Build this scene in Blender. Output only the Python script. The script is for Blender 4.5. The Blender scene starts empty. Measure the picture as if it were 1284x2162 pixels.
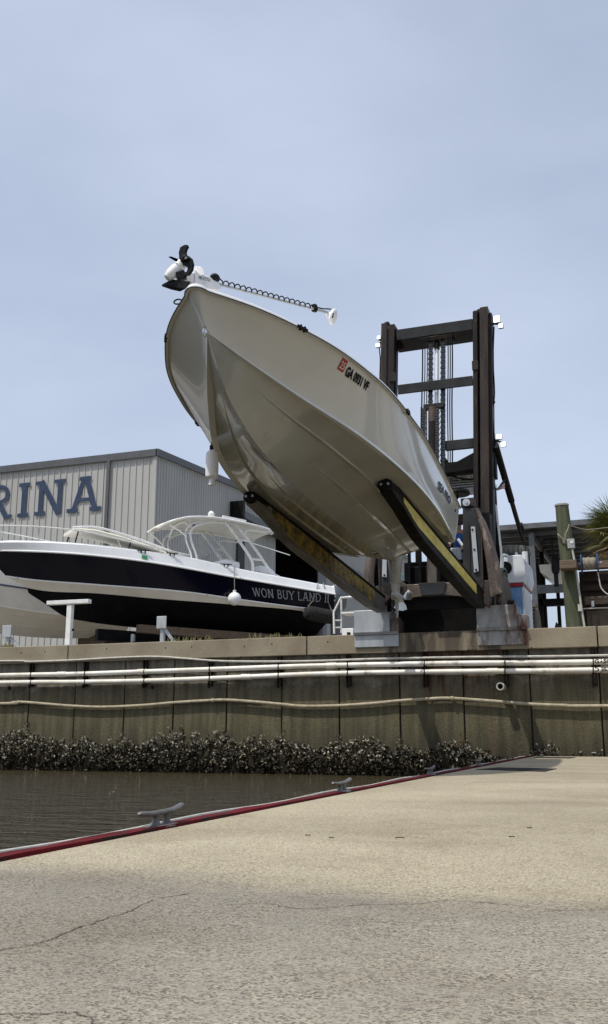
import bpy, math, random
from mathutils import Vector, Matrix
random.seed(7)
R=math.radians
SC=bpy.context.scene
COL=SC.collection
# ---------------------------------------------------------------- camera model (X along the sea wall, Y inland, Z up; water = 0)
F_=2000.; PT=math.atan(464/F_); PSI=R(20); CAM=Vector((0,-18.9,.85))
def ray(x,y):
    r=(x-642)/F_; u=(1081-y)/F_
    f=math.cos(PT)-u*math.sin(PT); z=math.sin(PT)+u*math.cos(PT)
    return Vector((-f*math.sin(PSI)+r*math.cos(PSI), f*math.cos(PSI)+r*math.sin(PSI), z))
def PY(x,y,Y): d=ray(x,y); return CAM+d*((Y-CAM.y)/d.y)
def PX(x,y,X): d=ray(x,y); return CAM+d*(X/d.x)
def PZ(x,y,Z): d=ray(x,y); return CAM+d*((Z-CAM.z)/d.z)
YARD=2.74
# ---------------------------------------------------------------- mesh builder
class MB:
    def __init__(s): s.v=[];s.f=[];s.m=[]
    def add(s,vs,fs,mi=0):
        o=len(s.v); s.v+=[Vector(v) for v in vs]; s.f+=[[i+o for i in f] for f in fs]; s.m+=[mi]*len(fs); return s
    def box(s,a,b,mi=0):
        (x0,y0,z0),(x1,y1,z1)=a,b
        x0,x1=sorted((x0,x1));y0,y1=sorted((y0,y1));z0,z1=sorted((z0,z1))
        return s.add([(x0,y0,z0),(x1,y0,z0),(x1,y1,z0),(x0,y1,z0),(x0,y0,z1),(x1,y0,z1),(x1,y1,z1),(x0,y1,z1)],
          [[0,3,2,1],[4,5,6,7],[0,1,5,4],[1,2,6,5],[2,3,7,6],[3,0,4,7]],mi)
    def bar(s,p,q,w,h,up=(0,0,1),mi=0):
        p=Vector(p);q=Vector(q);d=(q-p).normalized();up=Vector(up)
        if abs(d.dot(up))>.98: up=Vector((0,1,0))
        a=d.cross(up).normalized();b=a.cross(d).normalized()
        vs=[c+a*(i*w/2)+b*(j*h/2) for c in (p,q) for i,j in ((-1,-1),(1,-1),(1,1),(-1,1))]
        return s.add(vs,[[0,1,2,3],[7,6,5,4],[0,4,5,1],[1,5,6,2],[2,6,7,3],[3,7,4,0]],mi)
    def tube(s,pts,r,n=8,closed=False,mi=0,sx=1.):
        pts=[Vector(p) for p in pts]; k=len(pts); rr=r if isinstance(r,(list,tuple)) else [r]*k
        vs=[];prev=None
        for i,p in enumerate(pts):
            if closed: d=pts[(i+1)%k]-pts[i-1]
            else: d=pts[min(i+1,k-1)]-pts[max(i-1,0)]
            if d.length<1e-9: d=Vector((0,0,1))
            d.normalize()
            if prev is None:
                up=Vector((0,0,1)) if abs(d.z)<.9 else Vector((1,0,0)); a=d.cross(up).normalized()
            else: a=(prev-d*prev.dot(d)).normalized()
            prev=a;b=d.cross(a)
            vs+=[p+a*(math.cos(2*math.pi*j/n)*rr[i]*sx)+b*(math.sin(2*math.pi*j/n)*rr[i]) for j in range(n)]
        fs=[]
        for i in range(k if closed else k-1):
            o=i*n;o2=((i+1)%k)*n
            for j in range(n): fs.append([o+j,o+(j+1)%n,o2+(j+1)%n,o2+j])
        if not closed: fs+=[list(range(n))[::-1],[(k-1)*n+j for j in range(n)]]
        return s.add(vs,fs,mi)
    def cyl(s,p,q,r,r2=None,n=16,mi=0): return s.tube([p,q],[r,r if r2 is None else r2],n,mi=mi)
    def lathe(s,c,ax,prof,n=20,mi=0):      # prof: (radius, distance along the axis)
        c=Vector(c);ax=Vector(ax).normalized()
        return s.tube2([c+ax*h for _,h in prof],[max(r,1e-4) for r,_ in prof],ax,n,mi)
    def tube2(s,cs,rs,ax,n,mi):
        up=Vector((0,0,1)) if abs(ax.z)<.9 else Vector((1,0,0));a=ax.cross(up).normalized();b=ax.cross(a)
        vs=[c+a*(math.cos(2*math.pi*j/n)*r)+b*(math.sin(2*math.pi*j/n)*r) for c,r in zip(cs,rs) for j in range(n)]
        k=len(cs);fs=[[i*n+j,i*n+(j+1)%n,(i+1)*n+(j+1)%n,(i+1)*n+j] for i in range(k-1) for j in range(n)]
        fs+=[list(range(n))[::-1],[(k-1)*n+j for j in range(n)]]
        return s.add(vs,fs,mi)
    def prism(s,poly,off,mi=0):
        poly=[Vector(p) for p in poly];off=Vector(off);n=len(poly)
        return s.add(poly+[p+off for p in poly],[list(range(n))[::-1],[n+i for i in range(n)]]+[[i,(i+1)%n,n+(i+1)%n,n+i] for i in range(n)],mi)
    def loft(s,rings,closed=True,caps=True,mi=0):
        n=len(rings[0]);vs=[v for r in rings for v in r];fs=[]
        for i in range(len(rings)-1):
            for j in range(n if closed else n-1): fs.append([i*n+j,i*n+(j+1)%n,(i+1)*n+(j+1)%n,(i+1)*n+j])
        if caps and closed: fs+=[list(range(n))[::-1],[(len(rings)-1)*n+j for j in range(n)]]
        return s.add(vs,fs,mi)
    def ell(s,c,r,M=None,n=16,k=10,mi=0):
        c=Vector(c);rings=[]
        for i in range(k+1):
            a=math.pi*i/k;row=[]
            for j in range(n):
                b=2*math.pi*j/n;v=Vector((math.sin(a)*math.cos(b)*r[0],math.sin(a)*math.sin(b)*r[1],math.cos(a)*r[2]))
                if M: v=M@v
                row.append(c+v)
            rings.append(row)
        return s.loft(rings,mi=mi)
    def build(s,name,mats,parent=None,smooth=35,bevel=0,seg=2,recalc=True,org=None):
        me=bpy.data.meshes.new(name)
        o0=Vector(org) if org is not None else Vector((0,0,0))
        if parent is not None: o0=parent['_org'] if isinstance(parent,dict) else ORG.get(parent.name,Vector((0,0,0)))
        me.from_pydata([v-o0 for v in s.v],[],s.f)
        mats=mats if isinstance(mats,(list,tuple)) else [mats]
        for m in mats: me.materials.append(m)
        for p,mi in zip(me.polygons,s.m): p.material_index=mi
        if recalc:
            import bmesh
            bm=bmesh.new();bm.from_mesh(me);bmesh.ops.recalc_face_normals(bm,faces=bm.faces);bm.to_mesh(me);bm.free()
        if smooth:
            for p in me.polygons: p.use_smooth=True
            me.set_sharp_from_angle(angle=R(smooth))
        ob=bpy.data.objects.new(name,me);COL.objects.link(ob)
        if parent is not None: ob.parent=parent; ORG[ob.name]=o0
        elif org is not None: ob.location=o0; ORG[ob.name]=o0
        if bevel:
            bv=ob.modifiers.new('bevel','BEVEL');bv.width=bevel;bv.segments=seg;bv.limit_method='ANGLE';bv.angle_limit=R(40)
        return ob
ORG={}
def tag(o,label=None,cat=None,group=None,kind=None):
    if label:o['label']=label
    if cat:o['category']=cat
    if group:o['group']=group
    if kind:o['kind']=kind
    return o
def thing(name,loc,label,cat,group=None):
    o=bpy.data.objects.new(name,None);COL.objects.link(o);o.location=loc;o.empty_display_size=.2
    ORG[o.name]=Vector(loc);return tag(o,label,cat,group)
def children(o): return [c for c in bpy.data.objects if c.parent==o]
def copy_tree(o,parent=None):
    c=o.copy();COL.objects.link(c);c.parent=parent
    for ch in children(o): copy_tree(ch,c)
    return c
def interp(x,pts):
    if x<=pts[0][0]: return pts[0][1]
    for (a,b),(c,d) in zip(pts,pts[1:]):
        if x<=c: return b+(d-b)*(x-a)/(c-a)
    return pts[-1][1]
def smoothi(x,pts):     # cubic through points
    n=len(pts)
    if x<=pts[0][0]: return pts[0][1]
    if x>=pts[-1][0]: return pts[-1][1]
    sl=[(pts[i+1][1]-pts[i][1])/(pts[i+1][0]-pts[i][0]) for i in range(n-1)]
    m=[sl[0]]+[(sl[i-1]*(pts[i+1][0]-pts[i][0])+sl[i]*(pts[i][0]-pts[i-1][0]))/(pts[i+1][0]-pts[i-1][0]) for i in range(1,n-1)]+[sl[-1]]
    for i in range(n-1):
        if x<=pts[i+1][0]:
            h=pts[i+1][0]-pts[i][0];t=(x-pts[i][0])/h
            return pts[i][1]*(2*t**3-3*t*t+1)+m[i]*h*(t**3-2*t*t+t)+pts[i+1][1]*(3*t*t-2*t**3)+m[i+1]*h*(t**3-t*t)
def spline(pts,n):
    pts=[Vector(p) for p in pts];k=len(pts)-1;out=[]
    for i in range(n+1):
        x=i/n*k;c=[smoothi(x,[(j,p[a]) for j,p in enumerate(pts)]) for a in range(3)];out.append(Vector(c))
    return out
def text2d(s,size,bold=0.,shear=0.):
    cu=bpy.data.curves.new('t','FONT');cu.body=s;cu.size=size;cu.offset=bold;cu.shear=shear;cu.resolution_u=3
    ob=bpy.data.objects.new('t',cu);COL.objects.link(ob)
    bpy.context.view_layer.update();dg=bpy.context.evaluated_depsgraph_get()
    me=bpy.data.meshes.new_from_object(ob.evaluated_get(dg))
    vs=[Vector(v.co) for v in me.vertices];fs=[list(p.vertices) for p in me.polygons]
    bpy.data.objects.remove(ob);bpy.data.curves.remove(cu);bpy.data.meshes.remove(me)
    return vs,fs
def put_text(mb,s,size,org,ex,ey,bold=0,width=None,shear=0,mp=None,mi=0):
    vs,fs=text2d(s,size,bold,shear);x0=min(v.x for v in vs);x1=max(v.x for v in vs)
    k=1 if width is None else width/(x1-x0)
    if mp is None:
        org=Vector(org);ex=Vector(ex);ey=Vector(ey);mp=lambda x,y:org+ex*x+ey*y
    mb.add([mp((v.x-x0)*k,v.y) for v in vs],fs,mi)
# letters drawn as strokes: (polyline, weight) ; unit height
def arc(cx,cy,rx,ry,a0,a1,n=10): return [(cx+rx*math.cos(R(a0+(a1-a0)*i/n)),cy+ry*math.sin(R(a0+(a1-a0)*i/n))) for i in range(n+1)]
SERIF={
 'I':(.34,[([(.17,0),(.17,1)],1)],[(.17,0,.3),(.17,1,.3)]),
 'N':(.9,[([(.17,0),(.17,1)],1),([(.17,1),(.73,0)],1.15),([(.73,0),(.73,1)],1)],[(.17,0,.32),(.12,1,.26),(.73,1,.34)]),
 'A':(.9,[([(.12,0),(.43,1)],.9),([(.78,0),(.47,1)],1.1),([(.25,.34),(.66,.34)],.8)],[(.12,0,.34),(.78,0,.34),(.45,1,.34)]),
 'R':(.86,[([(.17,0),(.17,1)],1),([(.17,.95),(.45,.95)]+arc(.45,.72,.25,.23,90,-90)+[(.17,.49)],.9),([(.45,.49),(.72,0)],1.1)],[(.17,0,.34),(.1,1,.2),(.76,0,.22)]),
 'M':(1.05,[([(.17,0),(.17,1)],1),([(.17,1),(.52,.3)],1.1),([(.52,.3),(.87,1)],.9),([(.87,0),(.87,1)],1)],[(.17,0,.32),(.87,0,.32),(.14,1,.26),(.9,1,.26)]),
 'W':(1.15,[([(.08,1),(.32,0)],1.1),([(.32,0),(.56,1)],.6),([(.54,1),(.8,0)],1.1),([(.8,0),(1.04,1)],.6)],[(.08,1,.24),(.56,1,.24),(1.04,1,.22)]),
 'O':(.86,[(arc(.42,.5,.34,.48,0,360,24),.9)],[]),
 'B':(.72,[([(.14,0),(.14,1)],1),([(.14,.97),(.35,.97)]+arc(.35,.75,.2,.22,90,-90)+[(.14,.53)],.8),([(.14,.53),(.38,.53)]+arc(.38,.28,.24,.25,90,-90)+[(.14,.03)],.8)],[(.1,0,.18),(.1,1,.18)]),
 'U':(.86,[([(.16,1),(.16,.3)]+arc(.42,.3,.26,.28,180,360,12)+[(.68,1)],.9)],[(.16,1,.28),(.68,1,.26)]),
 'Y':(.8,[([(.08,1),(.4,.48)],1.1),([(.72,1),(.4,.48)],.7),([(.4,.5),(.4,0)],1)],[(.08,1,.26),(.72,1,.24),(.4,0,.28)]),
 'L':(.68,[([(.16,0),(.16,1)],1),([(.16,.02),(.56,.02)],.7),([(.56,0),(.58,.2)],.6)],[(.12,0,.22),(.16,1,.3)]),
 'D':(.88,[([(.16,0),(.16,1)],1),([(.16,.97),(.36,.97)]+arc(.36,.5,.38,.47,90,-90,14)+[(.16,.03)],.85)],[(.1,0,.18),(.1,1,.18)]),
 ' ':(.4,[],[])}
def stroke_text(mb,s,h,w,mp,serif_h=None,slab=1.,gap=.04,sx=1.,mi=0):
    """mp(x,y,k): maps letter-plane metres to 3D, k counts tiny offsets so strokes never share a plane"""
    x=0;k=0
    for ch in s:
        adv,st,sf=SERIF[ch]
        for pl,wt in st:
            hw=w*wt/2
            for i in range(len(pl)-1):
                a=Vector(((x+pl[i][0]*sx)*h,pl[i][1]*h));b=Vector(((x+pl[i+1][0]*sx)*h,pl[i+1][1]*h))
                d=(b-a);
                if d.length<1e-6: continue
                d.normalize();nn=Vector((-d.y,d.x))*hw
                e=d*(hw*.25 if len(pl)>2 else 0)
                k+=1
                mb.add([mp(*(q),k) for q in (a-nn-e,b-nn+e,b+nn+e,a+nn-e)],[[0,1,2,3]],mi)
        for cx,cy,ln in sf:
            k+=1;sh=(serif_h or w)*h/h
            y0=0 if cy==0 else h-sh
            xa=(x+(cx-ln/2)*sx)*h;xb=(x+(cx+ln/2)*sx)*h
            mb.add([mp(xa,y0,k),mp(xb,y0,k),mp(xb,y0+sh,k),mp(xa,y0+sh,k)],[[0,1,2,3]],mi)
        x+=(adv+gap)*sx
    return x*h
# ---------------------------------------------------------------- materials
def newmat(name):
    m=bpy.data.materials.new(name);m.use_nodes=True;nt=m.node_tree;bs=nt.nodes['Principled BSDF'];return m,nt,bs
def N(nt,t,**kw):
    n=nt.nodes.new(t)
    for k,v in kw.items():
        if k in n.inputs: n.inputs[k].default_value=v
        else: setattr(n,k,v)
    return n
def rgba(c): return (c[0],c[1],c[2],1)
def pm(name,c1,c2=None,scale=3.,rough=.6,metal=0.,bump=0.,bscale=40.,coat=0.,stretch=(1,1,1),lo=.4,hi=.65,c3=None,s3=20.,lo3=.6,hi3=.75,rvar=.08,detail=6,spec=None,st3=None,bdist=.02):
    m,nt,bs=newmat(name);L=nt.links.new
    tc=N(nt,'ShaderNodeTexCoord');geo=N(nt,'ShaderNodeNewGeometry')
    mp=N(nt,'ShaderNodeMapping');mp.inputs['Scale'].default_value=stretch;L(geo.outputs['Position'],mp.inputs['Vector'])
    vec=mp.outputs['Vector']
    n1=N(nt,'ShaderNodeTexNoise',Scale=scale,Detail=detail,Roughness=.6);L(vec,n1.inputs['Vector'])
    col=None
    if c2 is not None:
        r=N(nt,'ShaderNodeMapRange');r.inputs['From Min'].default_value=lo;r.inputs['From Max'].default_value=hi
        L(n1.outputs['Fac'],r.inputs['Value'])
        mx=N(nt,'ShaderNodeMix',data_type='RGBA');mx.inputs['A'].default_value=rgba(c1);mx.inputs['B'].default_value=rgba(c2)
        L(r.outputs['Result'],mx.inputs['Factor']);col=mx.outputs['Result']
    if c3 is not None:
        mp3=N(nt,'ShaderNodeMapping');mp3.inputs['Scale'].default_value=st3 or stretch;mp3.inputs['Location'].default_value=(3,7,1);L(geo.outputs['Position'],mp3.inputs['Vector'])
        n3=N(nt,'ShaderNodeTexNoise',Scale=s3,Detail=8,Roughness=.65);L(mp3.outputs['Vector'],n3.inputs['Vector'])
        r3=N(nt,'ShaderNodeMapRange');r3.inputs['From Min'].default_value=lo3;r3.inputs['From Max'].default_value=hi3;L(n3.outputs['Fac'],r3.inputs['Value'])
        m3=N(nt,'ShaderNodeMix',data_type='RGBA');m3.inputs['A'].default_value=rgba(c1);m3.inputs['B'].default_value=rgba(c3)
        if col is not None: L(col,m3.inputs['A'])
        L(r3.outputs['Result'],m3.inputs['Factor']);col=m3.outputs['Result']
    if col is not None: L(col,bs.inputs['Base Color'])
    else: bs.inputs['Base Color'].default_value=rgba(c1)
    rr=N(nt,'ShaderNodeMapRange');rr.inputs['To Min'].default_value=max(0,rough-rvar);rr.inputs['To Max'].default_value=min(1,rough+rvar)
    L(n1.outputs['Fac'],rr.inputs['Value']);L(rr.outputs['Result'],bs.inputs['Roughness'])
    bs.inputs['Metallic'].default_value=metal
    if coat: bs.inputs['Coat Weight'].default_value=coat;bs.inputs['Coat Roughness'].default_value=.04
    if spec is not None: bs.inputs['Specular IOR Level'].default_value=spec
    if bump:
        nb=N(nt,'ShaderNodeTexNoise',Scale=bscale,Detail=5);L(geo.outputs['Position'],nb.inputs['Vector'])
        b=N(nt,'ShaderNodeBump',Strength=bump,Distance=bdist);L(nb.outputs['Fac'],b.inputs['Height']);L(b.outputs['Normal'],bs.inputs['Normal'])
    return m
def emis(name,c,s):
    m,nt,bs=newmat(name);bs.inputs['Base Color'].default_value=rgba(c);bs.inputs['Emission Color'].default_value=rgba(c);bs.inputs['Emission Strength'].default_value=s;return m
M={}
M['gel']=pm('gelcoat',(.58,.588,.57),(.53,.535,.515),1.2,.13,coat=.5,rvar=.03)
M['gelbot']=pm('shaded_bottom_gelcoat',(.32,.315,.275),(.275,.268,.225),1.0,.16,coat=.5,rvar=.03,c3=(.25,.23,.17),s3=3,lo3=.58,hi3=.8)  # underside shade painted in as a darker olive copy of the hull gelcoat
M['gelwhite']=pm('white_gelcoat',(.86,.86,.85),(.80,.80,.78),2,.22,coat=.4)
M['cream']=pm('cream_gelcoat',(.72,.69,.62),(.64,.60,.52),1.5,.3)
M['navy']=pm('navy_gelcoat',(.002,.0025,.008),(.0025,.003,.010),2,.16,rvar=.03,spec=.2)
M['bottom']=pm('black_bottom_paint',(.004,.004,.005),(.008,.008,.009),4,.7)
M['black']=pm('black_plastic',(.012,.012,.013),(.02,.02,.02),20,.4)
M['rubber']=pm('black_rubber',(.02,.02,.02),(.04,.038,.035),12,.8,bump=.2,bscale=60)
M['white']=pm('white_paint',(.78,.78,.76),(.68,.67,.63),6,.4)
M['whitepl']=pm('white_plastic',(.8,.8,.8),(.72,.72,.7),9,.35)
M['steel']=pm('stainless_steel',(.6,.6,.6),(.5,.5,.5),9,.25,metal=1)
M['galv']=pm('galvanised_steel',(.44,.46,.47),(.33,.35,.36),5,.5,metal=.35,c3=(.3,.17,.09),s3=2.2,lo3=.66,hi3=.8,stretch=(1,1,.3),bump=.1,bscale=30)
M['galvrust']=pm('rust_stained_galvanised_steel',(.42,.42,.41),(.28,.28,.27),4,.55,metal=.3,c3=(.085,.033,.016),s3=1.6,lo3=.45,hi3=.62,stretch=(1.6,1.6,.5),bump=.15,bscale=30)
M['mast']=pm('greasy_mast_steel',(.022,.021,.02),(.042,.03,.024),3,.45,metal=.2,stretch=(2,2,.35),c3=(.13,.1,.08),s3=8,lo3=.62,hi3=.75,bump=.12,bscale=18)
M['mastworn']=pm('worn_rail_steel',(.06,.048,.041),(.03,.027,.025),3.5,.42,metal=.3,stretch=(3,3,.25),c3=(.12,.08,.06),s3=5,lo3=.6,hi3=.7,bump=.12,bscale=18)
M['beamgrey']=pm('dark_grey_beam_paint',(.028,.029,.03),(.042,.043,.043),2.5,.5,metal=.1,c3=(.16,.16,.15),s3=6,lo3=.66,hi3=.78,bump=.1,bscale=20)
M['dark']=pm('dark_machine_paint',(.006,.006,.0065),(.012,.011,.010),4,.5,bump=.15,bscale=15)
M['grease']=pm('black_greasy_steel',(.01,.009,.008),(.03,.022,.016),6,.35,metal=.3,bump=.2,bscale=30)
M['rustplate']=pm('brown_rusty_plate',(.15,.118,.092),(.085,.064,.05),4,.45,metal=.45,stretch=(1.5,1.5,.6),c3=(.34,.25,.19),s3=6,lo3=.56,hi3=.66,bump=.5,bscale=26)
M['yellow']=pm('yellow_fork_paint',(.62,.52,.10),(.42,.34,.06),6,.5,c3=(.06,.045,.02),s3=14,lo3=.6,hi3=.72,stretch=(1,.5,1),bump=.15)
M['yellowdirty']=pm('dirty_yellow_fork_paint',(.30,.21,.03),(.10,.07,.02),5,.6,c3=(.02,.017,.012),s3=10,lo3=.48,hi3=.62,stretch=(1,.8,1),bump=.2)
M['forkpad']=pm('black_fork_pad',(.007,.007,.007),(.013,.012,.011),12,.75,bump=.25,bscale=50)
M['forkunder']=pm('worn_fork_underside',(.009,.0075,.006),(.004,.0035,.003),5,.55,metal=0,bump=.15)
M['chrome']=pm('chrome_rod',(.92,.92,.92),None,4,.3)
M['hose']=pm('black_hose',(.01,.01,.01),(.02,.02,.02),10,.5)
M['tyre']=pm('tyre_rubber',(.11,.09,.065),(.15,.12,.09),5,.85,bump=.4,bscale=25)
M['tyrelight']=pm('dusty_tyre_rubber',(.22,.21,.18),(.14,.13,.11),7,.85,bump=.4,bscale=25)
M['mwhite']=pm('machine_white_paint',(.74,.76,.77),(.62,.63,.63),3,.4,c3=(.4,.36,.3),s3=9,lo3=.68,hi3=.8)
M['mred']=pm('machine_red_paint',(.30,.012,.02),(.24,.01,.02),5,.4)
M['mblue']=pm('machine_blue_paint',(.11,.27,.52),(.18,.36,.62),6,.4,stretch=(1,1,.4),c3=(.45,.55,.65),s3=5,lo3=.6,hi3=.75)
M['teal']=pm('dark_teal_fender',(.01,.045,.05),(.02,.06,.065),5,.4)
M['lampon']=emis('work_light_glow',(1,.99,.93),9)
M['lampdim']=emis('work_light_lens',(.9,1,.93),1.6)
M['wood']=pm('weathered_timber',(.15,.105,.068),(.09,.062,.04),4,.85,stretch=(.6,3,6),bump=.4,bscale=30,c3=(.2,.16,.11),s3=9,lo3=.55,hi3=.7)
M['wooddark']=pm('dark_stained_timber',(.030,.017,.011),(.018,.011,.008),3,.8,stretch=(1,1,4),bump=.3,bscale=20)
M['pile']=pm('green_treated_pile',(.085,.10,.055),(.055,.062,.036),5,.9,stretch=(3,3,.35),bump=.5,bscale=25,c3=(.12,.095,.055),s3=4,lo3=.52,hi3=.7)
M['rope']=pm('old_rope',(.28,.25,.19),(.18,.16,.12),30,.9)
M['blue']=pm('blue_reel_paint',(.02,.06,.20),(.03,.07,.18),7,.45)
M['greybox']=pm('grey_electrical_box',(.34,.35,.35),(.27,.28,.28),6,.5)
M['pvc']=pm('grey_conduit',(.5,.48,.43),(.38,.36,.31),7,.6)
M['letblue']=pm('faded_blue_lettering',(.012,.028,.068),(.018,.04,.085),2,.55)
M['trim']=pm('grey_roof_trim',(.07,.073,.077),(.09,.093,.097),3,.5)
M['wallL']=pm('light_grey_ribbed_steel',(.40,.395,.37),(.36,.355,.33),.9,.5,stretch=(1,1,.25),rvar=.05)
M['wallD']=pm('grey_warehouse_inner',(.05,.05,.05),(.03,.03,.03),2,.8)
M['roofu']=pm('dark_roof_underside',(.018,.019,.02),(.012,.0125,.013),2,.6)
M['roofbeam']=pm('grey_purlin_steel',(.12,.125,.13),(.08,.085,.09),3,.5,metal=.2)
M['canopyw']=pm('white_canopy_cloth',(.62,.60,.53),(.54,.52,.45),3,.7)
M['glass']=pm('smoked_acrylic',(.35,.37,.38),None,3,.1);M['glass'].node_tree.nodes['Principled BSDF'].inputs['Alpha'].default_value=.22
M['silver']=pm('silver_lettering',(.24,.245,.25),(.19,.195,.2),8,.4)
M['red']=pm('red_sticker',(.34,.025,.03),None,5,.5)
M['green']=pm('green_sticker',(.03,.25,.08),None,5,.5)
M['greymotor']=pm('grey_motor_paint',(.10,.115,.13),(.07,.08,.09),4,.35,coat=.3)
for k_ in ('black','dark','grease','forkpad','forkunder','bottom','rubber','hose','mast','mastworn','beamgrey'): M[k_].node_tree.nodes['Principled BSDF'].inputs['Specular IOR Level'].default_value=.08
M['forkgrey']=pm('scuffed_grey_fork_underside',(.17,.165,.155),(.09,.085,.075),4,.5,metal=.2,stretch=(2,.4,1))
M['drive']=pm('pale_grey_drive_paint',(.42,.43,.42),(.3,.31,.3),6,.35,coat=.3)
# ================================================================ the setting
# concrete panels of the sea wall: algae, damp line, streaks
def wallmat():
    m,nt,bs=newmat('stained_wall_concrete');L=nt.links.new
    geo=N(nt,'ShaderNodeNewGeometry');sep=N(nt,'ShaderNodeSeparateXYZ');L(geo.outputs['Position'],sep.inputs[0])
    n1=N(nt,'ShaderNodeTexNoise',Scale=1.6,Detail=9,Roughness=.65);L(geo.outputs['Position'],n1.inputs['Vector'])
    mp=N(nt,'ShaderNodeMapping');mp.inputs['Scale'].default_value=(5,5,.5);L(geo.outputs['Position'],mp.inputs['Vector'])
    n2=N(nt,'ShaderNodeTexNoise',Scale=1.5,Detail=6);L(mp.outputs['Vector'],n2.inputs['Vector'])
    n3=N(nt,'ShaderNodeTexNoise',Scale=34,Detail=4);L(geo.outputs['Position'],n3.inputs['Vector'])
    ram=N(nt,'ShaderNodeValToRGB');cr=ram.color_ramp
    for e in list(cr.elements)[1:]: cr.elements.remove(e)
    st=[(0,(.04,.036,.02)),(.18,(.055,.045,.022)),(.42,(.112,.096,.048)),(.62,(.125,.108,.060)),(.70,(.14,.12,.08)),(.74,(.26,.235,.185)),(.82,(.155,.142,.11)),(1,(.165,.15,.12))]
    cr.elements[0].position=0;cr.elements[0].color=rgba(st[0][1])
    for p,c in st[1:]:
        e=cr.elements.new(p);e.color=rgba(c)
    # height with wobble
    a=N(nt,'ShaderNodeMath',operation='MULTIPLY_ADD');L(n1.outputs['Fac'],a.inputs[0]);a.inputs[1].default_value=.9;
    L(sep.outputs['Z'],a.inputs[2])
    d=N(nt,'ShaderNodeMath',operation='MULTIPLY_ADD');L(a.outputs[0],d.inputs[0]);d.inputs[1].default_value=1/2.6;d.inputs[2].default_value=-.17
    L(d.outputs[0],ram.inputs['Fac'])
    mx=N(nt,'ShaderNodeMix',data_type='RGBA',blend_type='MULTIPLY');mx.inputs['Factor'].default_value=.75
    L(ram.outputs['Color'],mx.inputs['A'])
    r2=N(nt,'ShaderNodeMapRange');r2.inputs['From Min'].default_value=.35;r2.inputs['From Max'].default_value=.65;r2.inputs['To Min'].default_value=.45;r2.inputs['To Max'].default_value=1.15
    L(n2.outputs['Fac'],r2.inputs['Value']);L(r2.outputs['Result'],mx.inputs['B'])
    mx2=N(nt,'ShaderNodeMix',data_type='RGBA',blend_type='MULTIPLY');mx2.inputs['Factor'].default_value=.6
    r3=N(nt,'ShaderNodeMapRange');r3.inputs['From Min'].default_value=.3;r3.inputs['From Max'].default_value=.7;r3.inputs['To Min'].default_value=.5;r3.inputs['To Max'].default_value=1.3
    L(n3.outputs['Fac'],r3.inputs['Value']);L(mx.outputs['Result'],mx2.inputs['A']);L(r3.outputs['Result'],mx2.inputs['B'])
    ax=N(nt,'ShaderNodeMath',operation='ADD');L(sep.outputs['X'],ax.inputs[0]);ax.inputs[1].default_value=3.6
    ab=N(nt,'ShaderNodeMath',operation='ABSOLUTE');L(ax.outputs[0],ab.inputs[0])
    rx=N(nt,'ShaderNodeMapRange');rx.inputs['From Min'].default_value=.6;rx.inputs['From Max'].default_value=2.2;rx.inputs['To Min'].default_value=.22;rx.inputs['To Max'].default_value=-.3;L(ab.outputs[0],rx.inputs['Value'])
    rz=N(nt,'ShaderNodeMapRange');rz.inputs['From Min'].default_value=1.1;rz.inputs['From Max'].default_value=2.4;rz.inputs['To Min'].default_value=-.18;rz.inputs['To Max'].default_value=.06;L(sep.outputs['Z'],rz.inputs['Value'])
    s1=N(nt,'ShaderNodeMath',operation='ADD');L(rx.outputs['Result'],s1.inputs[0]);L(rz.outputs['Result'],s1.inputs[1]);s2=N(nt,'ShaderNodeMath',operation='ADD');L(s1.outputs[0],s2.inputs[0]);L(n2.outputs['Fac'],s2.inputs[1])
    rs=N(nt,'ShaderNodeMapRange');rs.inputs['From Min'].default_value=.62;rs.inputs['From Max'].default_value=.8;L(s2.outputs[0],rs.inputs['Value'])
    mr=N(nt,'ShaderNodeMix',data_type='RGBA');mr.inputs['B'].default_value=(.075,.04,.022,1);L(mx2.outputs['Result'],mr.inputs['A']);L(rs.outputs['Result'],mr.inputs['Factor'])
    L(mr.outputs['Result'],bs.inputs['Base Color']);bs.inputs['Roughness'].default_value=.85
    b=N(nt,'ShaderNodeBump',Strength=.5,Distance=.02);L(n3.outputs['Fac'],b.inputs['Height']);L(b.outputs['Normal'],bs.inputs['Normal'])
    return m
M['wallc']=wallmat()
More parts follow.
